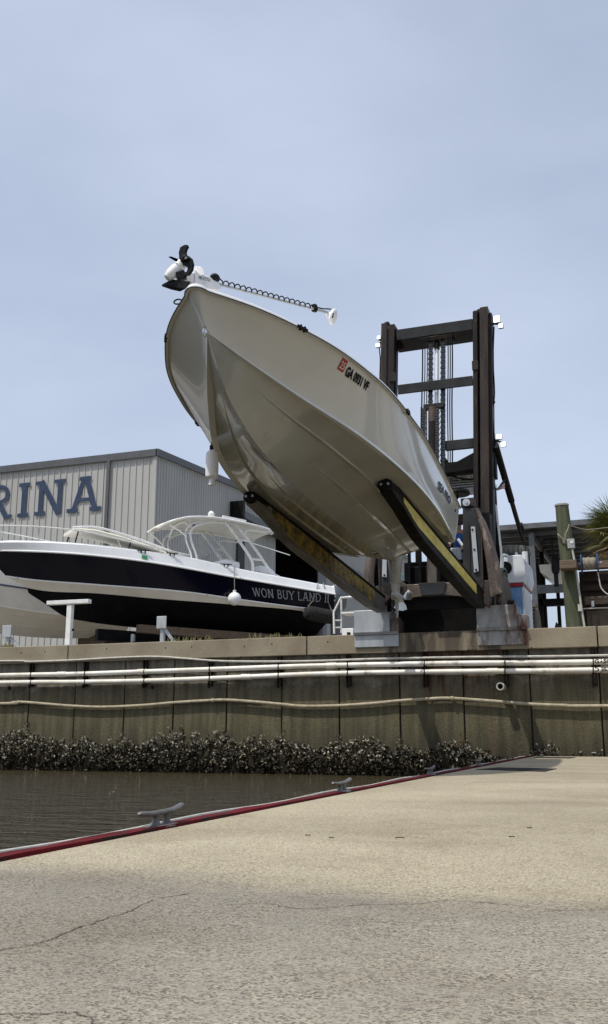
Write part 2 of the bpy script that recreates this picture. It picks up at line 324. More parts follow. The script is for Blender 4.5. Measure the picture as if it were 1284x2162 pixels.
def capmat():
    m,nt,bs=newmat('oil_stained_cap_concrete');L=nt.links.new
    geo=N(nt,'ShaderNodeNewGeometry');sep=N(nt,'ShaderNodeSeparateXYZ');L(geo.outputs['Position'],sep.inputs[0])
    n1=N(nt,'ShaderNodeTexNoise',Scale=1.1,Detail=9,Roughness=.6);L(geo.outputs['Position'],n1.inputs['Vector'])
    n3=N(nt,'ShaderNodeTexNoise',Scale=45,Detail=4);L(geo.outputs['Position'],n3.inputs['Vector'])
    mp=N(nt,'ShaderNodeMapping');mp.inputs['Scale'].default_value=(3.2,3.2,.5);L(geo.outputs['Position'],mp.inputs['Vector'])
    n2=N(nt,'ShaderNodeTexNoise',Scale=2,Detail=7);L(mp.outputs['Vector'],n2.inputs['Vector'])
    r=N(nt,'ShaderNodeMapRange');r.inputs['From Min'].default_value=.35;r.inputs['From Max'].default_value=.65;L(n1.outputs['Fac'],r.inputs['Value'])
    mx=N(nt,'ShaderNodeMix',data_type='RGBA');mx.inputs['A'].default_value=(.215,.175,.115,1);mx.inputs['B'].default_value=(.31,.265,.185,1);L(r.outputs['Result'],mx.inputs['Factor'])
    # oil drips under the machine
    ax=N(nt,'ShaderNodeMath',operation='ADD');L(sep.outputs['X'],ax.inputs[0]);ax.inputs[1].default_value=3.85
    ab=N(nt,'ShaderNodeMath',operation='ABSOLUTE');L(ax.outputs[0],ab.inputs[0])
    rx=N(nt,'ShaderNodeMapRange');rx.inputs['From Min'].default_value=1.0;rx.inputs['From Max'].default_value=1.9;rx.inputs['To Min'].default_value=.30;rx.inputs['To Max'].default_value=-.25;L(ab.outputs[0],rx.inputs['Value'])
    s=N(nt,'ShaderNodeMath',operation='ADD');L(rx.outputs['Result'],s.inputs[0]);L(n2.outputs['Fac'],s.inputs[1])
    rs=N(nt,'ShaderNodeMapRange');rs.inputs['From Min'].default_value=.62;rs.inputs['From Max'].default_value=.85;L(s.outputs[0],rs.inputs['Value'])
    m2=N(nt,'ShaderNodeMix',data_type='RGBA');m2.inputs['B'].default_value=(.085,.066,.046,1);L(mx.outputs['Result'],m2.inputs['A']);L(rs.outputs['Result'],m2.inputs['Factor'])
    m3=N(nt,'ShaderNodeMix',data_type='RGBA',blend_type='MULTIPLY');m3.inputs['Factor'].default_value=.5
    r3=N(nt,'ShaderNodeMapRange');r3.inputs['From Min'].default_value=.3;r3.inputs['From Max'].default_value=.7;r3.inputs['To Min'].default_value=.6;r3.inputs['To Max'].default_value=1.2
    L(n3.outputs['Fac'],r3.inputs['Value']);L(m2.outputs['Result'],m3.inputs['A']);L(r3.outputs['Result'],m3.inputs['B'])
    L(m3.outputs['Result'],bs.inputs['Base Color']);bs.inputs['Roughness'].default_value=.8
    b=N(nt,'ShaderNodeBump',Strength=.35,Distance=.015);L(n3.outputs['Fac'],b.inputs['Height']);L(b.outputs['Normal'],bs.inputs['Normal'])
    return m
M['cap']=capmat()
def dockmat():
    m,nt,bs=newmat('exposed_aggregate_concrete');L=nt.links.new
    geo=N(nt,'ShaderNodeNewGeometry');P=geo.outputs['Position']
    big=N(nt,'ShaderNodeTexNoise',Scale=.7,Detail=7,Roughness=.6)
    mpb=N(nt,'ShaderNodeMapping');mpb.inputs['Scale'].default_value=(.7,.9,1);mpb.inputs['Rotation'].default_value=(0,0,-.25);L(P,mpb.inputs['Vector']);L(mpb.outputs['Vector'],big.inputs['Vector'])
    med=N(nt,'ShaderNodeTexNoise',Scale=9,Detail=8,Roughness=.7);L(P,med.inputs['Vector'])
    vo=N(nt,'ShaderNodeTexVoronoi',Scale=195);vo.inputs['Randomness'].default_value=1;L(P,vo.inputs['Vector'])
    vo2=N(nt,'ShaderNodeTexVoronoi',Scale=78);L(P,vo2.inputs['Vector'])
    fine=N(nt,'ShaderNodeTexNoise',Scale=170,Detail=5,Roughness=.7);L(P,fine.inputs['Vector'])
    rb=N(nt,'ShaderNodeMapRange');rb.inputs['From Min'].default_value=.36;rb.inputs['From Max'].default_value=.64;L(big.outputs['Fac'],rb.inputs['Value'])
    sp=N(nt,'ShaderNodeSeparateXYZ');L(P,sp.inputs[0]);zn=N(nt,'ShaderNodeTexNoise',Scale=1.1,Detail=8,Roughness=.65);L(P,zn.inputs['Vector'])
    za=N(nt,'ShaderNodeMath',operation='MULTIPLY_ADD');L(zn.outputs['Fac'],za.inputs[0]);za.inputs[1].default_value=.9;L(sp.outputs['Y'],za.inputs[2])
    zr_=N(nt,'ShaderNodeMapRange');zr_.inputs['From Min'].default_value=-15.95;zr_.inputs['From Max'].default_value=-15.6;L(za.outputs[0],zr_.inputs['Value'])
    base=N(nt,'ShaderNodeMix',data_type='RGBA');base.inputs['A'].default_value=(.28,.243,.168,1);base.inputs['B'].default_value=(.375,.33,.235,1);L(rb.outputs['Result'],base.inputs['Factor'])
    zone=N(nt,'ShaderNodeMix',data_type='RGBA');rz=N(nt,'ShaderNodeMix',data_type='RGBA');rz.inputs['A'].default_value=(.20,.18,.142,1);rz.inputs['B'].default_value=(.285,.26,.207,1);L(rb.outputs['Result'],rz.inputs['Factor']);L(rz.outputs['Result'],zone.inputs['A']);L(base.outputs['Result'],zone.inputs['B']);L(zr_.outputs['Result'],zone.inputs['Factor'])
    # stones: random grey value per cell
    sx=N(nt,'ShaderNodeSeparateColor');L(vo.outputs['Color'],sx.inputs[0])
    ramp=N(nt,'ShaderNodeValToRGB');cr=ramp.color_ramp
    cols=[(0,(.14,.12,.11)),(.2,(.42,.39,.36)),(.36,(.95,.93,.9)),(.75,(1.15,1.14,1.1)),(1,(1.65,1.62,1.55))]
    cr.elements[0].color=rgba(cols[0][1]);cr.elements[1].position=1;cr.elements[1].color=rgba(cols[-1][1])
    for p,c in cols[1:-1]:
        e=cr.elements.new(p);e.color=rgba(c)
    L(sx.outputs[0],ramp.inputs['Fac'])
    mul=N(nt,'ShaderNodeMix',data_type='RGBA',blend_type='MULTIPLY');L(zone.outputs['Result'],mul.inputs['A']);L(ramp.outputs['Color'],mul.inputs['B'])
    # fade of the stones where paste covers them
    rm=N(nt,'ShaderNodeMapRange');rm.inputs['From Min'].default_value=.35;rm.inputs['From Max'].default_value=.62;rm.inputs['To Min'].default_value=.35;rm.inputs['To Max'].default_value=.85;L(med.outputs['Fac'],rm.inputs['Value']);L(rm.outputs['Result'],mul.inputs['Factor'])
    # pits between stones
    rp=N(nt,'ShaderNodeMapRange');rp.inputs['From Min'].default_value=.52;rp.inputs['From Max'].default_value=.72;rp.inputs['To Min'].default_value=1;rp.inputs['To Max'].default_value=.35;L(fine.outputs['Fac'],rp.inputs['Value'])
    mul2=N(nt,'ShaderNodeMix',data_type='RGBA',blend_type='MULTIPLY');mul2.inputs['Factor'].default_value=.8;L(mul.outputs['Result'],mul2.inputs['A']);L(rp.outputs['Result'],mul2.inputs['B'])
    # dirty band with a shape of its own
    n4=N(nt,'ShaderNodeTexNoise',Scale=1.7,Detail=10,Roughness=.7);mp4=N(nt,'ShaderNodeMapping');mp4.inputs['Location'].default_value=(4,2,0);mp4.inputs['Scale'].default_value=(.8,1,1);L(P,mp4.inputs['Vector']);L(mp4.outputs['Vector'],n4.inputs['Vector'])
    r4=N(nt,'ShaderNodeMapRange');r4.inputs['From Min'].default_value=.5;r4.inputs['From Max'].default_value=.66;r4.inputs['To Min'].default_value=0;r4.inputs['To Max'].default_value=.55;L(n4.outputs['Fac'],r4.inputs['Value'])
    dk=N(nt,'ShaderNodeMix',data_type='RGBA',blend_type='MULTIPLY');dk.inputs['B'].default_value=(.66,.6,.54,1);L(r4.outputs['Result'],dk.inputs['Factor']);L(mul2.outputs['Result'],dk.inputs['A'])
    L(dk.outputs['Result'],bs.inputs['Base Color']);bs.inputs['Roughness'].default_value=.85
    add=N(nt,'ShaderNodeMath',operation='ADD');L(vo.outputs['Distance'],add.inputs[0]);L(fine.outputs['Fac'],add.inputs[1])
    b=N(nt,'ShaderNodeBump',Strength=.28,Distance=.003);L(add.outputs[0],b.inputs['Height']);L(b.outputs['Normal'],bs.inputs['Normal'])
    return m
M['dock']=dockmat()
def watermat():
    m,nt,bs=newmat('brown_tidal_water');L=nt.links.new
    bs.inputs['Base Color'].default_value=(.042,.034,.016,1);bs.inputs['Roughness'].default_value=.04;bs.inputs['IOR'].default_value=1.33
    geo=N(nt,'ShaderNodeNewGeometry')
    mp=N(nt,'ShaderNodeMapping');mp.inputs['Scale'].default_value=(.55,1.5,1);mp.inputs['Rotation'].default_value=(0,0,.15);L(geo.outputs['Position'],mp.inputs['Vector'])
    a=N(nt,'ShaderNodeTexNoise',Scale=2.8,Detail=4,Distortion=.5);L(mp.outputs['Vector'],a.inputs['Vector'])
    b=N(nt,'ShaderNodeTexNoise',Scale=14,Detail=3,Distortion=.4);L(mp.outputs['Vector'],b.inputs['Vector'])
    s=N(nt,'ShaderNodeMath',operation='MULTIPLY_ADD');L(b.outputs['Fac'],s.inputs[0]);s.inputs[1].default_value=.28;L(a.outputs['Fac'],s.inputs[2])
    bp=N(nt,'ShaderNodeBump',Strength=1,Distance=.2);L(s.outputs[0],bp.inputs['Height']);L(bp.outputs['Normal'],bs.inputs['Normal'])
    return m
M['water']=watermat()
M['yard']=pm('yard_gravel_concrete',(.25,.23,.19),(.18,.165,.14),1.5,.9,bump=.4,bscale=20)

# water
w=MB().add([(-300,-300,0),(300,-300,0),(300,.2,0),(-300,.2,0)],[[0,1,2,3]])
tag(w.build('water',M['water'],smooth=0),kind='structure')
g=MB().box((-400,.25,YARD-1.2),(400,700,YARD))
tag(g.build('yard_ground',M['yard'],smooth=0),kind='structure')

# ---------------------------------------------------------------- sea wall
seams=[PY(x,1500,0).x for x in (60,157,262,366,478,595,717,845,980,1122,1270)]
for k in range(9): seams.insert(0,seams[0]-1.27)
for k in range(9): seams.append(seams[-1]+1.27)
wall=thing('sea_wall',(-4,0,0),'stained concrete sea wall of seamed panels with a tan cap beam','sea wall')
for i in range(len(seams)-1):
    dy=random.uniform(-.012,.012)
    MB().box((seams[i]+.014,dy,-1.5),(seams[i+1]-.014,.18,2.42)).build('wall_panel',M['wallc'],wall,bevel=.012,smooth=0)
MB().box((seams[0],.06,-1.5),(seams[-1],.26,2.40)).build('backing',M['wooddark'],wall,smooth=0)
j1=PY(648,1360,-.12).x;j2=PY(1262,1350,-.12).x
cj=[j1-2*(j2-j1),j1-(j2-j1),j1,j2,j2+(j2-j1),j2+2*(j2-j1)]
CT=2.80;CB=2.41
for a,b in zip(cj,cj[1:]):
    MB().box((a+.012,-.13,CB),(b-.012,.55,CT)).build('cap_beam',M['cap'],wall,bevel=.014,smooth=0)
# bolts and form-tie holes in the cap
for x,y in ((516,1365),(574,1360),(509,1387),(692,1355),(695,1385),(1122,1368),(1162,1372),(350,1368),(405,1366),(45,1378),(95,1376),(990,1372),(225,1370)):
    p=PY(x,y,-.132);MB().cyl(p,p+Vector((0,.01,0)),.016,n=10).build('tie_hole',M['black'],wall)
# drain holes
for x,y,r in ((322,1451,.045),(20,1453,.05)):
    p=PY(x,y,-.02);MB().cyl(p,p+Vector((0,.03,0)),r,n=14).build('drain_hole',M['black'],wall)
def pxline(pts,Y): return [PY(x,y,Y) for x,y in pts]
def extend(ps,dl=6,dr=6):
    a=ps[0]+(ps[0]-ps[1]).normalized()*dl;b=ps[-1]+(ps[-1]-ps[-2]).normalized()*dr
    a.z=ps[0].z;b.z=ps[-1].z
    return [a]+ps+[b]
# two fuel pipes
M['pipe']=pm('grimy_white_pipe',(.74,.71,.64),(.60,.55,.45),2.2,.42,c3=(.13,.07,.035),s3=1.3,lo3=.6,hi3=.72,stretch=(1.2,1,1),bump=.08)
hang=[67,181,306,444,589,735,897,1067,1253]
for nm,pts,lab in (('upper',[(0,1426),(160,1423),(320,1417.5),(480,1412),(640,1406.5),(800,1403),(1000,1400),(1284,1397)],'upper white fuel pipe strapped along the concrete sea wall'),
               ('lower',[(0,1441.5),(160,1440),(320,1437),(480,1431),(640,1424),(800,1420),(1000,1417.5),(1284,1414)],'lower white fuel pipe strapped along the sea wall, just under its twin')):
    ps=extend(pxline(pts,-.17),8,8);c=ps[0].copy()
    t=thing('fuel_pipe',PY(640,pts[4][1],-.17),lab,'pipe')
    MB().tube(spline(ps,60),.052,14).build('pipe_run',M['pipe'],t)
    for x in (130 if nm=='upper' else 520,300 if nm=='upper' else 1040,700):
        y=interp(x,pts);p=PY(x,y,-.17);MB().cyl(p-Vector((.11,0,0)),p+Vector((.11,0,0)),.061,n=14).build('coupling',M['pipe'],t)
    for x in hang:
        y=interp(x,pts);p=PY(x,y,-.17)
        MB().tube([p+Vector((0,math.cos(a)*.058,math.sin(a)*.058)) for a in [k*math.pi/8 for k in range(16)]],.011,5,closed=True).build('clamp',M['black'],t)
    if nm=='upper': w_='GASOLINE'
    else: w_='DIESEL'
    p=PY(1256,interp(1256,pts)+4,-.17);mb=MB()
    # text wrapped on the pipe front
    def mp(x,y,p=p):
        a=(y-.035)/.055
        return Vector((p.x+x,p.y-.0545*math.cos(a),p.z+.055*math.sin(a)+.035-.02))
    mp2=lambda x,y,p=p:Vector((p.x+x,-.17-.0555*math.cos((y-.032)/.055),PY(1256,interp(1256,pts),-.17).z+.0555*math.sin((y-.032)/.055)))
    put_text(mb,w_,.115,None,None,None,bold=.004,mp=mp2);mb.build('lettering',M['black'],t,smooth=0)
for x in hang:
    p=PY(x,1392,-.1);q=PY(x,1452,-.1)
    t=thing('pipe_hanger',(p.x,-.06,q.z),'','pipe hanger','black pipe hangers spaced along the sea wall')
    dx=.035
    MB().box((p.x-dx-.012,-.10,q.z),(p.x-dx+.012,-.03,2.4)).build('channel',M['grease'],t,smooth=0)
    MB().box((p.x+dx-.012,-.10,q.z+.03),(p.x+dx+.012,-.03,2.4)).build('channel',M['grease'],t,smooth=0)
    MB().box((p.x-.05,-.115,q.z+.05),(p.x+.05,-.02,q.z+.075)).build('cross_strap',M['grease'],t,smooth=0)
    nearest={67:'leftmost black pipe hanger, below and left of the white T post',181:'second black pipe hanger from the left end, right of the white T post',306:'third black pipe hanger from the left, beside a small round drain hole',444:'black pipe hanger below the middle of the long navy boat',589:'black pipe hanger below the boat name, left of the cap joint',735:'black pipe hanger under the left bent steel plate',897:'black pipe hanger under the forklift, between the two steel plates',1067:'black pipe hanger right of the projecting drain pipe',1253:'rightmost black pipe hanger, beside the fuel lettering'}[x]
    t['label']=nearest
# thin white hose under the cap
ps=extend(pxline([(0,1396),(60,1397),(150,1394),(250,1388.5),(330,1386.5),(400,1391),(480,1396),(640,1396),(800,1391),(1000,1387),(1284,1383.5)],-.155),6,6)
t=MB().tube(spline(ps,90),.022,8).build('water_hose',M['pvc'],org=PY(640,1396,-.155));tag(t,'thin off white hose running directly under the sea wall cap','hose')
M['beige']=pm('weathered_beige_hose',(.40,.345,.24),(.28,.235,.15),9,.8,bump=.4,bscale=45)
zz=[(0,332),(50,328),(100,326),(200,334),(300,342),(430,347),(600,340),(740,328),(870,320),(960,317),(1080,325),(1200,336)]
pts=[(x/2.006,1320+y/2.006) for x,y in zz]+[(640+x/1.994,1300+y/1.994) for x,y in ((0,381),(150,379),(300,369),(400,359),(520,351),(620,348),(800,360),(950,372),(1100,378),(1284,380))]
ps=extend(pxline(pts,-.07),6,6)
t=thing('corrugated_hose',PY(640,1490,-.07),'long beige hose sagging in waves across the lower sea wall','hose')
MB().tube(spline(ps,160),.034,10).build('hose_run',M['beige'],t)
for x in (40,450,955):
    p=PY(x,interp(x,pts),-.07);MB().cyl(p-Vector((.03,0,0)),p+Vector((.03,0,0)),.046,n=12).build('hose_joint',M['beige'],t)
# drain pipe
p=PY(1056,1449,-.3);t=thing('drain_pipe',p,'short grey drain pipe end projecting from the sea wall','pipe')
n=18;rg=lambda y,r:[Vector((p.x+r*math.cos(2*math.pi*j/n),y,p.z+r*math.sin(2*math.pi*j/n))) for j in range(n)]
MB().loft([rg(0,.075),rg(-.3,.075),rg(-.3,.055),rg(0,.055)],caps=False).build('pipe_end',M['pvc'],t)
MB().cyl(p+Vector((0,.25,0)),p+Vector((0,.27,0)),.056,n=18).build('pipe_throat',M['black'],t)
# oysters
def oystermat():
    m,nt,bs=newmat('oyster_shell');L=nt.links.new
    geo=N(nt,'ShaderNodeNewGeometry');ramp=N(nt,'ShaderNodeValToRGB');cr=ramp.color_ramp
    cr.elements[0].color=(.014,.011,.006,1);cr.elements[1].color=(.45,.42,.33,1);cr.elements[1].position=1
    for p,c in ((.42,(.035,.029,.017)),(.66,(.105,.088,.055)),(.86,(.30,.265,.19))):
        e=cr.elements.new(p);e.color=rgba(c)
    sep=N(nt,'ShaderNodeSeparateXYZ');L(geo.outputs['Position'],sep.inputs[0])
    n1=N(nt,'ShaderNodeTexNoise',Scale=60,Detail=3);L(geo.outputs['Position'],n1.inputs['Vector'])
    # shells nearer the tide's top are bleached
    r=N(nt,'ShaderNodeMapRange');r.inputs['From Min'].default_value=.1;r.inputs['From Max'].default_value=.85;r.inputs['To Min'].default_value=-.18;r.inputs['To Max'].default_value=.5;L(sep.outputs['Z'],r.inputs['Value'])
    s=N(nt,'ShaderNodeMath',operation='ADD');L(geo.outputs['Random Per Island'],s.inputs[0]);L(r.outputs['Result'],s.inputs[1])
    s2=N(nt,'ShaderNodeMath',operation='MULTIPLY_ADD');L(n1.outputs['Fac'],s2.inputs[0]);s2.inputs[1].default_value=.3;s2.inputs[2].default_value=-.13
    s3=N(nt,'ShaderNodeMath',operation='ADD');L(s.outputs[0],s3.inputs[0]);L(s2.outputs[0],s3.inputs[1])
    L(s3.outputs[0],ramp.inputs['Fac']);L(ramp.outputs['Color'],bs.inputs['Base Color']);bs.inputs['Roughness'].default_value=.8;bs.inputs['Specular IOR Level'].default_value=.15
    return m
M['oyster']=oystermat()
ob=MB()
topline=lambda x:.66+.10*math.sin(x*1.3+1)+.07*math.sin(x*3.1)+.05*math.sin(x*7.7)-(.22 if x>-6.2 else 0)*min(1,max(0,(x+6.2)/1.5))
def shell(c,d,L_,W):
    d=d.normalized();s=d.cross(Vector((random.uniform(-1,1),random.uniform(-1,1),random.uniform(-1,1)))).normalized();nn=s.cross(d)
    ob.add([c-s*W*.25,c+d*L_*.5-s*W*.55+nn*W*.2,c+d*L_-s*W*.15,c+d*L_*.95+s*W*.25,c+d*L_*.45+s*W*.5+nn*W*.2,c+s*W*.2,c+d*L_*.5-nn*W*.25],
      [[0,1,6],[1,2,6],[2,3,6],[3,4,6],[4,5,6],[5,0,6]])
xl=PY(-140,1600,0).x
for k in range(1700):
    x=random.uniform(xl,-2.15);tp=topline(x)+random.gauss(0,.05)
    u=random.random()**.9;z=-.05+u*(tp+.05);cy=-random.uniform(.01,.16)*(1-.5*u);cc=Vector((x,cy,z));sz=random.uniform(.7,1.35)
    nsh=random.randint(9,17)
    for j in range(nsh):
        d=Vector((random.gauss(0,.75),-abs(random.gauss(.5,.5)),random.gauss(.45,.6))).normalized()
        shell(cc+d*.02*sz,d+Vector((0,0,.08)),random.uniform(.04,.08)*sz,random.uniform(.028,.05)*sz)
for k in range(700):     # columns climbing the seams and clumps by the dock
    sx_=random.choice([s for s in seams if xl<s<-1.4]);x=sx_+random.gauss(0,.035)
    z=topline(x)+abs(random.gauss(0,.1))-.03
    shell(Vector((x,-random.uniform(0,.05),z)),Vector((random.gauss(0,.6),-.6,random.uniform(.2,1.2))),random.uniform(.03,.07),random.uniform(.02,.04))
for cx in (-1.95,-1.3,-.95,-.1,.6,1.2):
    for k in range(70 if cx<-1.9 else 14):
        shell(Vector((cx+random.gauss(0,.11),-random.uniform(0,.16),.42+abs(random.gauss(0,.1 if cx<-1.9 else .06)))),Vector((random.gauss(0,.7),-.6,random.uniform(.1,1.2))),random.uniform(.04,.09),random.uniform(.03,.05))
rows=[]
for z0 in (-.3,.05,.3,.5):
    rows.append([Vector((xl+(i/240)*(-2-xl),-.02-random.uniform(.02,.12)*(1 if z0<.4 else .3),z0*(topline(xl+(i/240)*(-2-xl))/.62)+random.uniform(-.03,.03))) for i in range(241)])
ob.loft(rows,closed=False)
tag(ob.build('oysters',M['oyster'],smooth=0,recalc=False),'grey and black oyster clusters crusting the foot of the sea wall','oysters',kind='stuff')

# ---------------------------------------------------------------- floating dock
DX=-2.14
DZ=.42
dk=thing('floating_dock',(0,-10,0),'tan exposed aggregate concrete floating dock with a red timber edge','dock')
DYE=PZ(1200,1597,DZ).y
slabs=[-40,-27,DYE]
MB().box((DX,slabs[0],-.25),(9,DYE,DZ)).build('deck_slab',M['dock'],dk,smooth=0,bevel=.01)
M['redwood']=pm('peeling_red_paint_timber',(.125,.008,.012),(.07,.006,.009),6,.9,spec=.15,c3=(.03,.018,.015),s3=6,lo3=.5,hi3=.6,stretch=(6,.8,1),bump=.6,bscale=25)
random.seed(3)
rings=[]
for i in range(121):
    y=slabs[0]+(DYE-slabs[0])*i/120 if i<20 else -24+(DYE+24)*(i-20)/100
    a=random.uniform(-.008,.008);b=random.uniform(-.006,.006)
    rings.append([Vector((DX-.085+b,y,DZ-.16)),Vector((DX-.002,y,DZ-.16)),Vector((DX-.002+a*.6 - .004,y,DZ+.012+a*.4)),Vector((DX-.085+b,y,DZ+.012+b))])
MB().loft(rings).build('edge_timber',M['redwood'],dk,smooth=0)
MB().box((DX-.145,slabs[0],DZ-.20),(DX-.092,DYE,DZ-.006)).build('rubber_bumper',M['rubber'],dk,smooth=0)
MB().tube([(DX-.158,y,DZ-.004+.006*math.sin(y*3.)) for y in [slabs[0]+(DYE-slabs[0])*i/120 for i in range(121)]],.010,8).build('edge_strip',M['pvc'],dk)
MB().box((DX-.02,DYE,-.2),(9,DYE+.12,DZ-.02)).build('end_bumper',M['rubber'],dk,smooth=0)
# cracks
def crack(pts,wd,seed):
    random.seed(seed);c=[PZ(x,y,DZ) for x,y in pts];n=90;sp=spline(c,n);mb=MB();vs=[]
    o=0
    for i,q in enumerate(sp):
        o=o*.85+random.gauss(0,.003);d=(sp[min(i+1,n)]-sp[max(i-1,0)]).normalized();nn=Vector((-d.y,d.x,0))
        w_=wd*random.uniform(.25,1.2)*(1 if 3<i<n-3 else .3);q=q+nn*o;vs+=[Vector((q.x,q.y,DZ+.0015))-nn*w_,Vector((q.x,q.y,DZ+.0015))+nn*w_]
    mb.add(vs,[[2*i,2*i+1,2*i+3,2*i+2] for i in range(n)]);return mb.build('crack',M['crack'],dk,smooth=0,recalc=False)
M['crack']=pm('crack_dirt',(.11,.092,.068),(.06,.05,.038),30,.95)
crack([(-60,2012),(60,2000),(130,1975),(200,1947),(280,1922),(340,1898),(420,1884)],.0026,1)
crack([(440,1912),(560,1908),(640,1918),(760,1910),(880,1908),(960,1904),(1060,1910),(1180,1922),(1330,1916)],.0018,2)
crack([(-40,2140),(40,2139),(120,2139),(170,2146),(230,2165),(260,2185)],.0022,3)
crack([(230,2085),(330,2105),(440,2120)],.0012,4)
# access plates
for q,lab in (([(1005,1624),(1052,1620),(1176,1622.5),(1150,1628.5)],'dark flush access plate on the dock, the nearer one'),([(1128,1599.5),(1140,1597.8),(1216,1598.6),(1205,1600.6)],'dark flush access plate at the far end of the dock')):
    ps=[PZ(x,y,DZ+.006) for x,y in q];c=sum(ps,Vector())/4
    o=MB().prism(ps,(0,0,-.012)).build('access_plate',M['rubber'],org=c,smooth=0);tag(o,lab,'access plate')
# twigs
for x,y,a in ((650,1763,.3),(848,1768,.1),(1080,1766,0),(1118,1747,.4),(838,1768,1.2),(700,1768,.9)):
    p=PZ(x,y,DZ+.006);d=Vector((math.cos(a),math.sin(a),0))*.012
    o=MB().tube([p-d,p+Vector((0,.003,.0)),p+d],.002,5).build('twig',M['wooddark'],org=p)
    tag(o,'tiny dark brown twig lying on the tan dock','twig',group='twigs scattered on the dock')
# cleats
def make_cleat():
    t=thing('dock_cleat',(0,0,0),'','cleat','grey horn cleats along the dock edge')
    MB().loft([[Vector((x*s,y*s2,z)) for x,y in ((-.045,-.11),(.045,-.11),(.055,0),(.045,.11),(-.045,.11),(-.055,0))] for s,s2,z in ((1,1,0),(1,1,.012),(.75,.85,.022))]).build('base',M['cleat'],t,bevel=.004)
    for s in (-1,1): MB().loft([[Vector((math.cos(a)*r1*.8,s*o+math.sin(a)*r2,z)) for a in [k*math.pi/6 for k in range(12)]] for r1,r2,o,z in ((.034,.03,.062,.018),(.022,.016,.052,.045),(.02,.016,.048,.075),(.026,.026,.056,.104))]).build('leg',M['cleat'],t)
    h=[Vector((0,-.205,.130)),Vector((0,-.17,.122)),Vector((0,-.1,.114)),Vector((0,0,.113)),Vector((0,.1,.118)),Vector((0,.17,.136)),Vector((0,.205,.155))]
    MB().tube(spline(h,24),[.008+.0]+[interp(i,[(0,.014),(2,.018),(8,.021),(12,.022),(16,.021),(22,.018),(24,.014)]) for i in range(1,25)],12).build('horn',M['cleat'],t)
    return t
M['cleat']=pm('cast_grey_cleat',(.17,.17,.165),(.11,.108,.10),14,.55,metal=.5,bump=.3,bscale=60)
c0=make_cleat()
labs=['nearest large grey cleat on the red dock edge','second grey cleat along the red dock edge, below the hull','third grey cleat along the red dock edge, near the oysters','farthest small grey cleat at the end of the dock']
for i,(x,y) in enumerate(((340,1748),(722,1673),(908,1634),(1011,1614))):
    p=PX(x,y,DX-.055);o=c0 if i==0 else copy_tree(c0);o.location=(DX-.055,p.y,DZ+.003);o.scale=(1,1,.56);o['label']=labs[i]
# bent steel plates over the wall
def steelplate(x0,x1,yt,ym,yb,mat,lab,slant=0):
    a=PY(x0,ym,-.2);b=PY(x1,ym,-.2);zt=PY(x0,yt,-.16).z;zb=PY(x0,yb,-.2).z
    t=thing('steel_plate_stop',(a.x,-.2,CT),lab,'steel plate','bent steel plates over the wall cap')
    w_=b.x-a.x
    MB().box((a.x+.01,-.20,CT+.03),(b.x-.18,.35,zt)).build('upper_box',mat,t,smooth=0,bevel=.012)
    MB().box((b.x-.178,-.14,CT+.03),(b.x-.0,.35,zt-.19)).build('side_box',M['rustplate'] if mat==M['galv'] else mat,t,smooth=0,bevel=.01)
    MB().add([(a.x,-.235,CT+.028),(b.x,-.235,CT+.028),(b.x,-.215,CT-.02),(a.x,-.215,CT-.02),(a.x,-.14,CT+.028),(b.x,-.14,CT+.028),(b.x,-.14,CT-.02),(a.x,-.14,CT-.02)],[[0,1,2,3],[0,4,5,1],[3,2,6,7],[0,3,7,4],[1,5,6,2]]).build('lip',mat,t,smooth=0)
    MB().box((a.x+.005,-.172,zb),(b.x-.005,-.136,CT-.022)).build('front_plate',mat,t,smooth=0,bevel=.006)
    return t
steelplate(747,841,1290,1335,1367,M['galv'],'clean grey bent steel plate over the wall cap, left of the forklift')
t=steelplate(1006,1112,1280,1330,1363,M['galvrust'],'rust streaked bent steel plate over the wall cap, right of the forklift')
# ================================================================ the lifted bay boat
HL=7.3;HE=.955
POSE=(-3.896,-4.183,3.564,.0184,-.01215,.0203)
KN=[0,.25,.5,.7,.85,.95,1.]
GW=[1.191,1.274,1.292,1.155,.819,.372,.0];GH=[.759,.864,.962,1.04,1.117,1.202,1.271]
CW=[1.077,1.171,1.105,.857,.457,.155,0.];CH=[.218,.312,.389,.506,.684,.856,.953]
KH=[0,.002,.013,.087,.27,.588,.952]
def hz(A,t): return smoothi(t,list(zip(KN,A)))
def H2W(fw,pt,up):
    X,Y,Z,a,b,c=POSE
    p2=pt*math.cos(c)-up*math.sin(c);u2=pt*math.sin(c)+up*math.cos(c)
    f2=fw*math.cos(a)-u2*math.sin(a);u3=fw*math.sin(a)+u2*math.cos(a)
    return Vector((X+p2*math.cos(b)-f2*math.sin(b),Y-f2*math.cos(b)-p2*math.sin(b),Z+u3))
def gwf(t):
    g=hz(GW,t)
    if t>.975: g=max(g,.11*math.sqrt(max(0,1-((t-.975)/.025)**2)))
    return max(g,0)
def topside(t,u,off=0.,side=1):     # u 0 at the chine, 1 at the gunwale
    e=.75+.75*max(0,(t-.45)/.55)
    cw=hz(CW,t)+.02*min(1,(1-t)*8);ch=hz(CH,t)
    w_=cw+(gwf(t)-cw)*(u**e);h=ch+(hz(GH,t)-ch)*u
    fw=t*HL*(HE+(1-HE)*u)
    return H2W(fw,(w_+off)*side,h)
def bottom(t,v,off=0.,side=1):      # v 0 at the keel, 1 at the chine
    cw=max(hz(CW,t)-.055*min(1,(1-t)*8),0)
    kh=hz(KH,t);ch=hz(CH,t)
    h=kh+(ch-kh)*(v+.10*math.sin(v*math.pi)*(1-t*.3)*-1*0 + (0.06*math.sin(v*math.pi) if t<.8 else .06*math.sin(v*math.pi)*(1-t)/.2))
    return H2W(t*HL*HE,(cw*v)*side,h-off)
